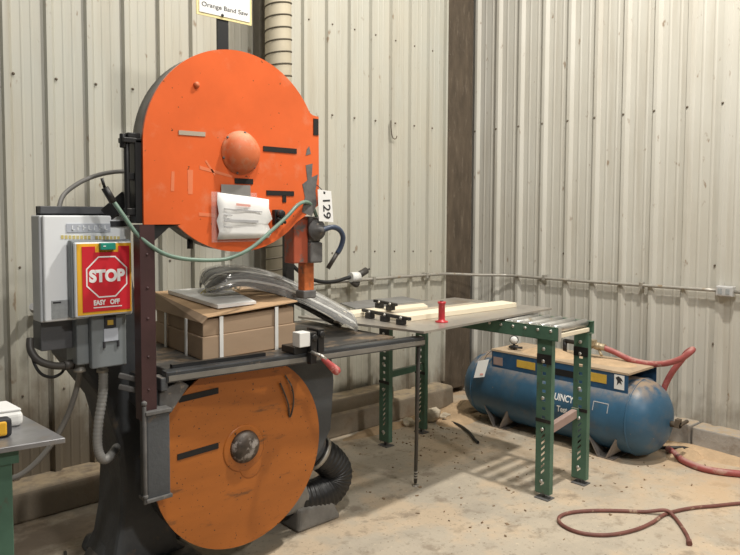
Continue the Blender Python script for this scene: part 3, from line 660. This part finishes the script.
for yy, xx in ((2.83, 1.452), (3.08, 1.474)):
    m = MB(); m.hexa([(xx - .012, yy - .009, .972), (xx - .008, yy - .009, .972), (xx - .008, yy + .009, .972), (xx - .012, yy + .009, .972), (xx - .012, yy - .012, 1.14), (xx - .008, yy - .012, 1.14), (xx - .008, yy + .006, 1.14), (xx - .012, yy + .006, 1.14)]); m.build('strap', 'strap', ct)
bk = thing('booklet', (1.64, 2.95, 1.18), 'white paper booklet lying on top of the cardboard carton', 'booklet')
m = MB(); q = [(1.565, 2.76), (1.753, 2.735), (1.844, 3.19), (1.525, 3.175)]
m.hexa(slab(q, (1.181, 1.190, 1.219, 1.217), (1.195, 1.199, 1.228, 1.231))); m.build('pages', 'white', bk)
m = MB(); m.hexa(slab(q, (1.195, 1.199, 1.228, 1.231), (1.198, 1.202, 1.231, 1.234))); m.build('cover_sheet', 'white', bk)

pl = thing('plastic_bundle', (2.0, 3.0, 1.0), 'shiny clear plastic-wrapped blade bundle arched over the carton end', 'bundle')
arcp = smooth_path([(1.64, 3.03, 1.235), (1.75, 3.0, 1.262), (1.92, 2.97, 1.232), (2.06, 2.94, 1.175), (2.20, 2.91, 1.105), (2.33, 2.88, 1.03), (2.42, 2.86, .975)], 8)
def ribbon(offs, half, hgt, th):
    """long arched strip with a rounded back: cross-section follows a shallow arch"""
    m = MB(); nn = len(arcp); V = []
    for i, p in enumerate(arcp):
        t = (arcp[min(i + 1, nn - 1)] - arcp[max(i - 1, 0)]).normalized(); side = Vector((-.12, -1, 0)); side = (side - t * side.dot(t)).normalized(); up = side.cross(t)
        if up.z < 0: up = -up
        taper = min(1, .35 + i / 5) * min(1, .55 + (nn - 1 - i) / 12)
        row = []
        for k in range(9):
            a = PI * k / 8; row.append(m.bm.verts.new(p + side * (offs + half * math.cos(a) * taper) + up * (hgt * math.sin(a) * taper + .006 * math.sin(i * .9 + k))))
        V.append(row)
    for A, B in zip(V, V[1:]):
        for k in range(8): m._f([A[k], A[k + 1], B[k + 1], B[k]], True)
    return m, th
def arch_strip(a0, a1, half, hgt, sub=3):
    m = MB(); nn = len(arcp); V = []
    for i, p in enumerate(arcp):
        t = (arcp[min(i + 1, nn - 1)] - arcp[max(i - 1, 0)]).normalized(); side = Vector((-.12, -1, 0)); side = (side - t * side.dot(t)).normalized(); up = side.cross(t)
        if up.z < 0: up = -up
        tp = min(1, .45 + i / 6) * min(1, .6 + (nn - 1 - i) / 14); row = []
        for k in range(sub + 1):
            a = math.radians(a0 + (a1 - a0) * k / sub)
            row.append(m.bm.verts.new(p + side * half * math.cos(a) * tp + up * (hgt * math.sin(a) * tp)))
        V.append(row)
    for A, B in zip(V, V[1:]):
        for k in range(sub): m._f([A[k], A[k + 1], B[k + 1], B[k]], True)
    return m
arch_strip(-5, 185, .168, .10, 20).build('clear_wrap', 'plastic', pl)
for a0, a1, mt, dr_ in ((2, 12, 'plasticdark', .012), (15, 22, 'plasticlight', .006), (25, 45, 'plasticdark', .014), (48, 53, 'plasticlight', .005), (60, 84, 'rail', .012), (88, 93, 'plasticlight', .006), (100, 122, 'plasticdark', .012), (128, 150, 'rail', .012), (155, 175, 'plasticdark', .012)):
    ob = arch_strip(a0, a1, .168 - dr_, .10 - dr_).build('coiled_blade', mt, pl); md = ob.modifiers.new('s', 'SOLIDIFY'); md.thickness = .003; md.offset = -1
m = MB()
for k in range(4): m.tube([(1.62 + .02 * k, 3.02, 1.225), (1.64 + .03 * k, 2.98, 1.25 + .008 * k), (1.70 + .03 * k, 2.96, 1.238), (1.76 + .02 * k, 2.98, 1.255)], .0035, 6)
m.build('tie_cord', 'cream', pl)

# clamp with red handle on the rail
cl = thing('fence_clamp', (1.93, 2.5, .9), 'black fence clamp with red grip on the saw rail', 'clamp')
m = MB(); m.box(1.812, 1.872, 2.474, 2.53, 1.012, 1.078); m.build('white_block', 'whitepaint', cl, .003)
m = MB(); m.box(1.872, 1.908, 2.47, 2.55, .975, 1.075); m.box(1.914, 1.95, 2.47, 2.56, .975, 1.085); m.box(1.80, 1.96, 2.50, 2.60, .979, 1.012); m.box(1.865, 1.90, 2.462, 2.492, .93, .985); m.lathe([(.016, 0), (.016, .010), (0, .011)], (1.89, 2.47, 1.05), (0, -1, 0), 12); m.lathe([(.016, 0), (.016, .010), (0, .011)], (1.932, 2.47, 1.06), (0, -1, 0), 12)
m.build('clamp_body', 'black', cl, .004)
m = MB(); m.cyl((1.875, 2.47, .985), (1.885, 2.40, .975), .008, 10); m.cyl((1.875, 2.41, .982), (1.90, 2.395, .96), .008, 10); m.build('lever', 'bolt', cl)
m = MB(); a = Vector((1.885, 2.405, .968)); b = Vector((1.965, 2.385, .892)); d = (b - a); L1 = d.length
m.lathe([(.008, 0), (.012, .01), (.014, .3 * L1), (.019, .7 * L1), (.020, .88 * L1), (.015, .98 * L1), (0, L1)], a, d, 18); m.build('red_grip', 'redgrip', cl)

# ------------------------------------------------------------------ roller conveyor
rz = math.radians(1.8); R0 = (3.485, 2.2, 0)
cv = thing('roller_conveyor', R0, 'green-legged roller conveyor stand behind and right of the saw', 'conveyor')
Y0, Y1 = 2.10, 3.60
for x0, s in ((3.285, 1), (3.685, -1)):
    m = MB(); m.box(min(x0, x0 + s * .004), max(x0, x0 + s * .004), Y0, Y1, .915, .99); m.box(min(x0, x0 + s * .028), max(x0, x0 + s * .028), Y0, Y1, .915, .919); m.box(min(x0, x0 + s * .028), max(x0, x0 + s * .028), Y0, Y1, .986, .99)
    r_ = m.build('side_rail', 'green', cv)
    m = MB()
    for k in range(18): m.lathe([(.009, 0), (.009, .006), (0, .007)], (x0, Y0 + .045 + k * .083, .968), (-s, 0, 0), 6)
    split(m, 'axle_nut', 'bolt', r_)
m = MB(); m.box(3.285, 3.315, Y0 - .003, Y0, .915, .99); m.build('rail_end_plate', 'bolt', cv)
for k in range(18):
    y = Y0 + .045 + k * .083
    m = MB(); m.lathe([(0, 0), (.018, 0), (.0235, .004), (.0235, .356), (.018, .36), (0, .36)], (3.305, y, .977), (1, 0, 0), 18); m.build('roller', 'zinc', cv)
m = MB(); m.box(3.30, 3.67, Y0 + .02, Y0 + .055, .925, .95); m.build('cross_bar', 'board', cv, .003)
def leg(x, yc, s, hmax=.915):
    """perforated channel: web faces -X, flanges run back along +X (s=1) with slanted slots low down and round-ish holes above"""
    m = MB(); w = .043; t = .004; hw = .012
    def web(y0, y1, z0, z1): m.box(x, x + t, y0, y1, z0, z1)
    web(yc - w, yc - hw, .03, hmax); web(yc + hw, yc + w, .03, hmax)
    slots = [(z, .012, .020) for z in (.08, )] + [(.15 + .034 * k, .014, .026) for k in range(8)] + [(.46 + .05 * k, .018, .0) for k in range(8)]
    zprev = (.03, .03)
    for z, hh, sl in slots:
        a = (z - sl / 2, z + sl / 2)                 # slot's lower edge at +Y side and -Y side
        lo = (a[0], a[1]); up = (a[0] + hh, a[1] + hh)
        m.hexa([(x, yc + hw, zprev[0]), (x, yc - hw, zprev[1]), (x + t, yc - hw, zprev[1]), (x + t, yc + hw, zprev[0]), (x, yc + hw, lo[0]), (x, yc - hw, lo[1]), (x + t, yc - hw, lo[1]), (x + t, yc + hw, lo[0])])
        zprev = up
    m.hexa([(x, yc + hw, zprev[0]), (x, yc - hw, zprev[1]), (x + t, yc - hw, zprev[1]), (x + t, yc + hw, zprev[0]), (x, yc + hw, hmax), (x, yc - hw, hmax), (x + t, yc - hw, hmax), (x + t, yc + hw, hmax)])
    m.box(x, x + .036, yc - w - .004, yc - w, .03, hmax); m.box(x, x + .036, yc + w, yc + w + .004, .03, hmax)
    lg = m.build('leg', 'green', cv)
    m = MB(); m.box(x - .004, x, yc - w - .006, yc + w + .006, .44, .46); m.box(x - .005, x, yc - w - .003, yc + w + .003, .775, .83); split(m, 'sleeve_band', 'black', lg)
    m = MB()
    for z in (.79, .86, .40, .10, .58): m.lathe([(.011, 0), (.011, .007), (0, .008)], (x, yc + .004, z), (-1, 0, 0), 6)
    split(m, 'bolt', 'bolt', lg)
    m = MB(); m.box(x - .02, x + .055, yc - .05, yc + .04, .0, .005); m.cyl((x + .018, yc, .005), (x + .018, yc, .06), .008, 8); m.box(x, x + .036, yc - .04, yc + .04, .028, .034)
    m.build('foot_plate', 'grimy', lg)
leg(3.303, 2.195, 1); leg(3.655, 2.165, 1); leg(3.285, 3.45, 1); leg(3.69, 3.48, 1)
m = MB(); m.bar((3.325, 2.19, .385), (3.665, 2.19, .43), .035, .05); br = m.build('leg_brace', 'brace', cv, .003)
m = MB(); m.box(3.635, 3.668, 2.168, 2.212, .40, .458); m.build('brace_clip', 'green', br)
m = MB(); m.bar((3.30, 3.44, .50), (3.70, 3.46, .50), .03, .045); m.build('leg_brace', 'green', cv)
cv.rotation_euler = (0, 0, rz)

# ------------------------------------------------------------------ things on the conveyor / table
ZS = 1.004
m = MB(); m.prism([(2.54, 2.40), (3.83, 2.49), (3.79, 3.28), (2.37, 3.25)], 'z', ZS, ZS + .012)
m2 = m.build('steel_sheet', 'steel'); tag(m2, 'wide dusty steel sheet laid over rollers and saw table', 'sheet')
m = MB(); m.hexa([(2.86, 3.30, ZS), (3.50, 3.30, ZS), (3.58, 3.60, ZS), (2.98, 3.60, ZS), (2.86, 3.30, ZS + .008), (3.50, 3.30, ZS + .008), (3.58, 3.60, ZS + .008), (2.98, 3.60, ZS + .008)])
tag(m.build('steel_offcut', 'benchsteel'), 'narrow blue-grey steel offcut at the back behind the boards', 'sheet')
z = ZS + .0125
def plank(q, h, mt, lab):
    m = MB(); m.hexa([(x, y, z) for x, y in q] + [(x, y, z + h) for x, y in q]); tag(m.build('wooden_board', mt, bevel=.002), lab, 'board')
plank([(2.68, 2.68), (3.68, 2.655), (3.70, 2.79), (2.68, 2.81)], .030, 'board', 'long narrow cream board behind the red handle')
plank([(2.72, 2.815), (3.58, 2.80), (3.58, 2.95), (2.76, 2.97)], .012, 'tanboard', 'wide dusty tan board between the two cream boards')
plank([(2.46, 3.00), (3.16, 2.955), (3.24, 3.07), (2.46, 3.13)], .024, 'board', 'short cream board furthest back, left of the tan board')
def holddown(pa, pb, z, n_, lab):
    a = Vector((*pa, z)); b = Vector((*pb, z)); d = (b - a); t = thing('hold_down_bar', tuple(a), lab, 'clamp bar')
    m = MB(); m.bar(a + Vector((0, 0, .026)), b + Vector((0, 0, .026)), .022, .018); m.build('bar', 'black', t, .003)
    for k in range(n_):
        p = a + d * ((k + .5) / n_); m = MB(); m.box(p.x - .022, p.x + .018, p.y - .022, p.y + .022, z - .012, z + .018); bl = m.build('spacer', 'black', t, .003)
        m = MB(); m.lathe([(.008, 0), (.008, .006), (0, .007)], (p.x - .014, p.y - .008, z + .026), (-.8, -.6, .15), 10); m.build('bolt', 'bolt', bl)
holddown((2.645, 2.99), (2.60, 2.56), ZS + .025, 3, 'front black clamp bar with three bolts across the boards')
holddown((2.87, 3.135), (2.83, 2.90), ZS + .049, 2, 'rear black clamp bar behind the three-bolt clamp bar')
ph = thing('red_handle', (2.84, 2.55, ZS + .012), 'upright red plastic handle standing on the steel sheet', 'handle')
m = MB(); m.lathe([(.036, 0), (.036, .006), (.020, .010), (.0185, .02), (.0185, .100), (.023, .104), (.023, .114), (0, .116)], (2.84, 2.55, ZS + .0125), (0, 0, 1), 24); m.build('grip', 'redpl', ph)
m = MB(); m.lathe([(.009, 0), (.009, .004), (0, .004)], (2.84, 2.55, ZS + .128), (0, 0, 1), 12); m.build('screw', 'ink', ph)

# ------------------------------------------------------------------ air tank
TX, TZ, TR = 4.38, .276, .255; TY0, TY1 = 2.13, 3.40
tk = thing('air_tank', (TX, 2.7, 0), 'dusty blue horizontal air receiver tank behind the conveyor', 'tank')
prof = [(0, -.17), (.08, -.165), (.15, -.14), (.205, -.10), (.24, -.05), (TR, 0), (TR, TY1 - TY0)] + [(.24, TY1 - TY0 + .05), (.205, TY1 - TY0 + .10), (.15, TY1 - TY0 + .14), (.08, TY1 - TY0 + .165), (0, TY1 - TY0 + .17)]
m = MB(); m.lathe(prof, (TX, TY0, TZ), (0, 1, 0), 56); body = m.build('tank_shell', 'blue', tk)
m = MB()
for y in (TY0, TY1): m.lathe([(TR, -.006), (TR + .004, -.003), (TR + .004, .003), (TR, .006)], (TX, y, TZ), (0, 1, 0), 56)
split(m, 'weld_seam', 'blue', body)
m = MB(); PX = 4.20
m.box(PX, PX + .005, 2.15, 3.25, .395, .578); m.box(PX, 4.60, 3.245, 3.25, .49, .578); m.box(4.595, 4.60, 2.15, 3.25, .44, .578)
pf = m.build('platform_skirt', 'bluebox', tk)
m = MB(); m.box(PX - .003, 4.605, 2.145, 3.255, .578, .592); pt = m.build('platform_top', 'dusttop', tk)
m = MB()
for (x, y, rx, ry, hh) in ((4.36, 2.85, .14, .24, .045), (4.42, 2.4, .12, .2, .018)):
    N_ = 18; c = m.bm.verts.new((x, y, .592 + hh)); r1 = [m.bm.verts.new((x + rx * .5 * math.cos(2 * PI * k / N_), y + ry * .5 * math.sin(2 * PI * k / N_), .592 + hh * .7)) for k in range(N_)]; r2 = [m.bm.verts.new((x + rx * math.cos(2 * PI * k / N_), y + ry * math.sin(2 * PI * k / N_), .591)) for k in range(N_)]
    for k in range(N_): m._f([c, r1[k], r1[(k + 1) % N_]], True); m._f([r1[k], r2[k], r2[(k + 1) % N_], r1[(k + 1) % N_]], True)
m.build('dust_heap', 'sawdust', pt)
def plate(y0, y1, z0, z1, mt, nm, th=.002):
    m = MB(); m.box(PX - th, PX, y0, y1, z0, z1); return m.build(nm, mt, pf)
plate(2.86, 3.02, .490, .545, 'yellow', 'yellow_label'); plate(2.30, 2.42, .495, .555, 'yellow', 'yellow_label')
plate(2.50, 2.70, .490, .535, 'black_slot', 'vent_slot')
el = plate(2.175, 2.245, .475, .570, 'white', 'white_label')
m = MB(); m.prism([(2.235, .55), (2.215, .562), (2.195, .55), (2.182, .53), (2.20, .535), (2.19, .51), (2.21, .52), (2.225, .50), (2.222, .53)], 'x', PX - .003, PX - .002); m.build('label_emblem', 'ink', el)
plate(3.15, 3.235, .475, .535, 'brace', 'rust_patch')
def oncyl(co): return Vector((TX - math.sqrt(max(TR * TR - (co.z - TZ) ** 2, 1e-4)) - .0025 + (co.x - 4.1) * .5, co.y, co.z))
text('QUINCY', .062, (4.1, 2.60, .352), SIDE, 'white', body, bold=.0014, sx=.78, remap=oncyl)
text('Test', .058, (4.1, 2.585, .275), SIDE, 'white', body, bold=.0014, sx=.78, remap=oncyl)
m = MB()
for (ya, yb, za, zb) in ((2.25, 2.36, .375, .380), (2.25, 2.255, .32, .38), (2.355, 2.36, .32, .38)):
    P4 = [oncyl(Vector((4.1, y, z_))) for y, z_ in ((ya, za), (yb, za), (yb, zb), (ya, zb))]
    m.hexa([P4[0] + Vector((.003, 0, 0)), P4[1] + Vector((.003, 0, 0)), P4[1], P4[0], P4[3] + Vector((.003, 0, 0)), P4[2] + Vector((.003, 0, 0)), P4[2], P4[3]])
m.build('chalk_mark', 'greyink', body)
for y in (2.30, 3.17):
    for dx, sgn in ((-.13, -1),):
        pass
    m = MB()
    for yo, tl in ((-.055, -.05), (.055, .05)):
        m.hexa([(4.165, y + yo * .5, 0.004), (4.30, y + yo * .5, .004), (4.30, y + yo * .5 + .008, .004), (4.165, y + yo * .5 + .008, .004), (4.15, y + yo + tl, .155), (4.30, y + yo + tl, .075), (4.30, y + yo + tl + .008, .075), (4.15, y + yo + tl + .008, .155)])
    m.box(4.17, 4.58, y - .07, y + .07, 0, .008)
    m.hexa([(4.46, y - .05, .004), (4.57, y - .05, .004), (4.57, y + .05, .004), (4.46, y + .05, .004), (4.46, y - .05, .10), (4.54, y - .05, .14), (4.54, y + .05, .14), (4.46, y + .05, .10)])
    m.build('tank_foot', 'footsteel', tk)
m = MB(); m.cyl((4.42, 1.965, .26), (4.42, 1.90, .26), .02, 10); m.cyl((4.42, 1.91, .26), (4.52, 1.90, .27), .012, 8); m.box(4.40, 4.44, 1.90, 1.93, .245, .30); m.build('drain_valve', 'post', tk)
m = MB(); m.cyl((4.30, 3.12, .590), (4.30, 3.12, .64), .008, 8); m.cyl((4.26, 3.14, .615), (4.31, 3.05, .615), .009, 8); m.box(4.275, 4.325, 3.10, 3.14, .60, .625)
m.lathe([(.028, -.008), (.033, -.006), (.033, .012), (0, .012)], (4.30, 3.12, .668), (-.85, -.5, 0), 24); gg = m.build('gauge_body', 'black', tk)
m = MB(); m.lathe([(.028, .0125), (.028, .014), (0, .014)], (4.30, 3.12, .668), (-.85, -.5, 0), 24); m.build('gauge_dial', 'white', gg)
wt = thing('paper_tag', (4.12, 3.33, .47), 'white paper tag hanging at the left end of the blue tank', 'tag')
m = MB(); m.hexa([(4.10, 3.345, .365), (4.10, 3.245, .390), (4.102, 3.245, .390), (4.102, 3.345, .365), (4.15, 3.345, .490), (4.15, 3.24, .520), (4.152, 3.24, .520), (4.152, 3.345, .490)]); m.build('tag_card', 'white', wt)
m = MB(); m.hexa([(4.103, 3.26, .40), (4.103, 3.29, .395), (4.1045, 3.29, .395), (4.1045, 3.26, .40), (4.108, 3.26, .413), (4.108, 3.29, .408), (4.1095, 3.29, .408), (4.1095, 3.26, .413)]); m.build('print_mark', 'redink', wt)
m = MB(); m.tube([(4.148, 3.29, .495), (4.17, 3.27, .55), (4.205, 3.24, .585)], .002, 6); m.build('tie', 'ink', wt)

# hoses
hs = thing('air_hose', (4.5, 2.4, .5), 'pink-red air hose looping from a valve above the blue tank', 'hose')
m = MB(); m.tube([(4.50, 2.49, .672), (4.52, 2.42, .650), (4.54, 2.32, .612), (4.55, 2.20, .600), (4.56, 2.08, .617), (4.575, 1.98, .662), (4.595, 1.925, .715), (4.64, 1.93, .725), (4.67, 1.98, .69), (4.68, 2.02, .63), (4.67, 2.07, .55), (4.66, 2.11, .46), (4.65, 2.14, .35)], .0205, 12); m.build('rubber_hose', 'hosered', hs)
m = MB(); m.cyl((4.50, 2.48, .675), (4.49, 2.56, .68), .025, 12); m.lathe([(.028, 0), (.028, .03), (.018, .032), (.018, .06), (.029, .062), (.029, .085), (0, .086)], (4.495, 2.52, .678), (0, 1, .02), 10); m.box(4.46, 4.51, 2.55, 2.60, .68, .72); m.cyl((4.49, 2.52, .65), (4.47, 2.49, .62), .010, 8); m.build('ball_valve', 'brass', hs)
m = MB(); m.cyl((4.49, 2.58, .68), (4.49, 2.80, .682), .016, 10); m.cyl((4.49, 2.80, .69), (4.49, 2.80, .588), .016, 10); m.build('riser_pipe', 'black', hs)
m = MB(); m.tube([(4.60, 2.06, .03), (4.565, 2.00, .022), (4.47, 1.90, .022), (4.42, 1.77, .022), (4.44, 1.66, .022), (4.52, 1.52, .022), (4.62, 1.30, .022)], .021, 12)
tag(m.build('supply_hose', 'hosered'), 'pinkish red hose on the floor right of the blue tank', 'hose')
m = MB(); m.tube([(4.20, 1.29, .010), (4.06, 1.40, .010), (3.92, 1.48, .010), (3.78, 1.56, .010), (3.61, 1.615, .010), (3.45, 1.615, .010), (3.30, 1.635, .010), (3.16, 1.69, .010), (3.08, 1.77, .010), (3.06, 1.85, .010), (3.085, 1.93, .010), (3.15, 1.975, .010), (3.24, 1.965, .010), (3.35, 1.90, .010), (3.46, 1.80, .010), (3.55, 1.70, .012), (3.61, 1.618, .029), (3.61, 1.575, .012), (3.53, 1.50, .010), (3.44, 1.43, .010), (3.38, 1.395, .010)], .0095, 12)
m.cyl((3.385, 1.398, .012), (3.355, 1.382, .012), .014, 10)
tag(m.build('looped_hose', 'hosefloor'), 'thin maroon hose looped on the open floor at lower right', 'hose')
m = MB(); m.tube([(3.99, 3.56, .012), (3.99, 3.46, .012), (3.97, 3.36, .012), (3.90, 3.22, .012), (3.81, 3.10, .012), (3.77, 3.03, .012)], .0105, 10)
tag(m.build('black_hose', 'rubber'), 'short black hose end on the floor behind the conveyor', 'hose')
m = MB(); m.tube([(4.60, 2.14, .012), (4.62, 2.06, .03), (4.68, 1.98, .035), (4.71, 1.95, .016)], .012, 8)
tag(m.build('hose_stub', 'rubber'), 'short dark hose stub curled at the right end of the tank', 'hose')

# ------------------------------------------------------------------ conduit, junction box, cord, duct
cd = thing('wall_conduit', (4.5, 3.95, 1.1), 'long galvanised conduit running across both walls to the corner', 'conduit')
m = MB(); m.tube([(1.12, 3.95, 1.105), (2.0, 3.95, 1.11), (3.0, 3.95, 1.113), (3.9, 3.95, 1.115), (4.35, 3.945, 1.112), (4.50, 3.92, 1.108), (4.70, 3.84, 1.095), (4.90, 3.72, 1.09), (4.952, 3.66, 1.088), (4.957, 3.5, 1.088), (4.957, 2.8, 1.09), (4.957, 1.9, 1.10)], .0125, 10, 6); m.tube([(4.957, 1.80, 1.10), (4.957, 1.0, 1.10), (4.957, -1.5, 1.10)], .0125, 10, 3); m.build('pipe', 'galv', cd)
m = MB()
for x in (1.6, 2.9, 3.6, 4.2): m.box(x - .012, x + .012, 3.93, 3.985, 1.088, 1.132)
for y in (2.45, 3.3): m.box(4.94, 4.985, y - .012, y + .012, 1.072, 1.115)
split(m, 'pipe_strap', 'galv', cd)
el = MB(); el.tube([(1.17, 3.95, 1.105), (1.12, 3.88, 1.11), (1.05, 3.7, 1.14)], .018, 10); el.lathe([(.03, 0), (.03, .03), (.022, .032), (.022, .06), (0, .061)], (1.13, 3.93, 1.105), (-.3, -1, .05), 12); el.build('elbow', 'galvbox', cd)
jb = thing('junction_box', (4.96, 1.85, 1.06), 'small galvanised outlet box on the right wall conduit', 'outlet box')
m = MB(); m.box(4.925, 4.985, 1.795, 1.905, 1.065, 1.135); m.build('box_body', 'galvbox', jb, .004)
m = MB(); m.box(4.920, 4.925, 1.80, 1.90, 1.07, 1.13); fp = m.build('face_plate', 'galvbox', jb, .003)
for y in (1.825, 1.875):
    m = MB(); m.box(4.917, 4.920, y - .013, y + .013, 1.082, 1.118); m.build('outlet', 'label', fp)
pc = thing('extension_cord', (3.1, 3.93, 1.15), 'black cord with white-taped plug hung on the back wall', 'cord')
m = MB(); m.tube([(2.74, 3.88, 1.30), (2.82, 3.88, 1.23), (2.92, 3.88, 1.165), (3.05, 3.88, 1.130), (3.17, 3.88, 1.128), (3.27, 3.88, 1.145), (3.33, 3.87, 1.155)], .014, 10); m.build('cord', 'rubber', pc)
m = MB(); m.cyl((3.30, 3.87, 1.150), (3.375, 3.865, 1.150), .038, 14); m.build('white_tape', 'strap', pc)
m = MB(); m.tube([(3.31, 3.87, 1.12), (3.36, 3.87, 1.09), (3.37, 3.87, 1.13)], .02, 10); m.cyl((3.36, 3.865, 1.155), (3.45, 3.86, 1.195), .026, 12); m.cyl((3.45, 3.86, 1.195), (3.48, 3.86, 1.205), .008, 8); m.build('plug', 'darkcable', pc)
du = thing('spiral_duct', (2.545, 3.7, 1.0), 'dusty beige spiral duct rising behind the saw', 'duct')
m = MB(); m.cyl((2.545, 3.70, .3), (2.545, 3.70, 4.6), .084, 32); m.build('duct_pipe', 'duct', du)
hel = [(2.545 + 0.0845 * math.cos(a * PI / 12), 3.70 + 0.0845 * math.sin(a * PI / 12), .3 + a * .076 / 24) for a in range(0, 24 * 56)]
m = MB(); m.sweep(hel, .0055, 5); m.build('spiral_seam', 'ductseam', du)

m = MB(); m.tube([(3.80, 3.968, 2.36), (3.80, 3.966, 2.30), (3.803, 3.955, 2.235), (3.815, 3.945, 2.215), (3.835, 3.945, 2.22), (3.845, 3.945, 2.24)], .004, 6)
tag(m.build('wall_hook', 'post'), 'thin rusty wire hook hanging high on the back wall', 'hook')
# ------------------------------------------------------------------ bench at the left
A = Vector((.722, 2.235, .895)); ux = Vector((-.988, .155, 0)); uy = Vector((-.074, .997, 0))
wb = thing('workbench', (.45, 2.4, 0), 'steel-topped workbench with green leg at the left edge', 'workbench')
def bq(a, b, z): p = A + ux * a + uy * b; return (p.x, p.y, z)
m = MB(); m.hexa([bq(0, 0, .880), bq(1.4, 0, .880), bq(1.4, .82, .880), bq(0, .82, .880), bq(0, 0, .897), bq(1.4, 0, .897), bq(1.4, .82, .897), bq(0, .82, .897)]); m.build('steel_top', 'benchsteel', wb, .002)
def bleg(a, b):
    m = MB(); m.hexa([bq(a, b, 0), bq(a + .07, b, 0), bq(a + .07, b + .05, 0), bq(a, b + .05, 0), bq(a, b, .88), bq(a + .07, b, .88), bq(a + .07, b + .05, .88), bq(a, b + .05, .88)]); m.build('leg', 'green', wb, .004)
bleg(.135, .05); bleg(.135, .72); bleg(1.25, .05); bleg(1.25, .72)
m = MB(); m.hexa([bq(.12, .04, .83), bq(1.35, .04, .83), bq(1.35, .07, .83), bq(.12, .07, .83), bq(.12, .04, .88), bq(1.35, .04, .88), bq(1.35, .07, .88), bq(.12, .07, .88)]); m.build('apron', 'green', wb)
p = bq(.135, .28, .897)
rl_ = thing('paper_roll', (p[0], p[1], .8975), 'white lidded tub on the steel workbench', 'tub')
m = MB(); 
W = [(bq(.045, .21, 0)), (bq(.26, .21, 0)), (bq(.26, .36, 0)), (bq(.045, .36, 0))]
m.hexa([(x, y, .8975) for x, y, _ in W] + [(x, y, .950) for x, y, _ in W]); m.build('tub_body', 'whitepaint', rl_, .018, 4)
W2 = [(bq(.051, .216, 0)), (bq(.254, .216, 0)), (bq(.254, .354, 0)), (bq(.051, .354, 0))]
m = MB(); m.hexa([(x, y, .948) for x, y, _ in W2] + [(x, y, .957) for x, y, _ in W2]); m.build('tub_lid', 'white', rl_, .004)
rl_.name = 'white_tub'
p = bq(.185, .09, .897)
tm = thing('tape_measure', (p[0], p[1], .8975), 'yellow and black tape measure at the edge of the workbench', 'tape measure')
W = [bq(.115, .10, 0), bq(.19, .10, 0), bq(.19, .14, 0), bq(.115, .14, 0)]
m = MB(); m.hexa([(x, y, .8975) for x, y, _ in W] + [(x, y, .960) for x, y, _ in W]); m.build('case', 'ink', tm, .012, 3)
W = [bq(.13, .097, 0), bq(.178, .097, 0), bq(.178, .143, 0), bq(.13, .143, 0)]
m = MB(); m.hexa([(x, y, .904) for x, y, _ in W] + [(x, y, .952) for x, y, _ in W]); m.build('side_plate', 'yellowbr', tm, .008, 3)

# ------------------------------------------------------------------ light
def area(name, loc, target, size, power, col):
    l = bpy.data.lights.new(name, 'AREA'); l.shape = 'RECTANGLE'; l.size = size[0]; l.size_y = size[1]; l.energy = power; l.color = col
    o = bpy.data.objects.new(name, l); C.objects.link(o); o.location = loc
    o.rotation_euler = (Vector(target) - Vector(loc)).to_track_quat('-Z', 'Y').to_euler(); return o
area('bay_light_right', (3.25, 1.2, 5.2), (3.4, 2.2, 0), (.18, .18), 195, (1, .95, .86))
area('bay_light_left', (.7, .1, 5.4), (1.5, 3.0, .8), (.3, .3), 95, (1, .96, .89))
area('bay_light_rear', (1.3, -4.5, 5.3), (2.0, 3.5, 1), (.4, .4), 165, (1, .96, .9))
area('fill_light_back', (2.3, 2.9, 5.6), (2.3, 2.9, 0), (.4, .4), 28, (1, .95, .86))  # added fill above the saw, brightens booklet, carton lid and table
w = bpy.data.worlds.new('hall'); bpy.context.scene.world = w; w.use_nodes = True
w.node_tree.nodes['Background'].inputs['Color'].default_value = (.90, .92, .94, 1)
w.node_tree.nodes['Background'].inputs['Strength'].default_value = .065

# ------------------------------------------------------------------ camera
cam = bpy.data.cameras.new('camera'); co = bpy.data.objects.new('camera', cam); C.objects.link(co)
right = Vector((.742, -.670, .004)); fwd = Vector((.669, .741, -.055)).normalized()
right = (right - fwd * right.dot(fwd)).normalized(); up = right.cross(fwd)
mw = Matrix((right, up, -fwd)).transposed().to_4x4(); mw.translation = Vector((0, 0, 1.6)); co.matrix_world = mw
cam.sensor_width = 36; cam.lens = 688 / 740 * 36; cam.shift_y = -23 / 740; cam.clip_start = .02
sc = bpy.context.scene; sc.camera = co
sc.view_settings.view_transform = 'Standard'; sc.view_settings.look = 'None'; sc.view_settings.gamma = 1; sc.view_settings.use_curve_mapping = False
sc.view_settings.exposure = 0
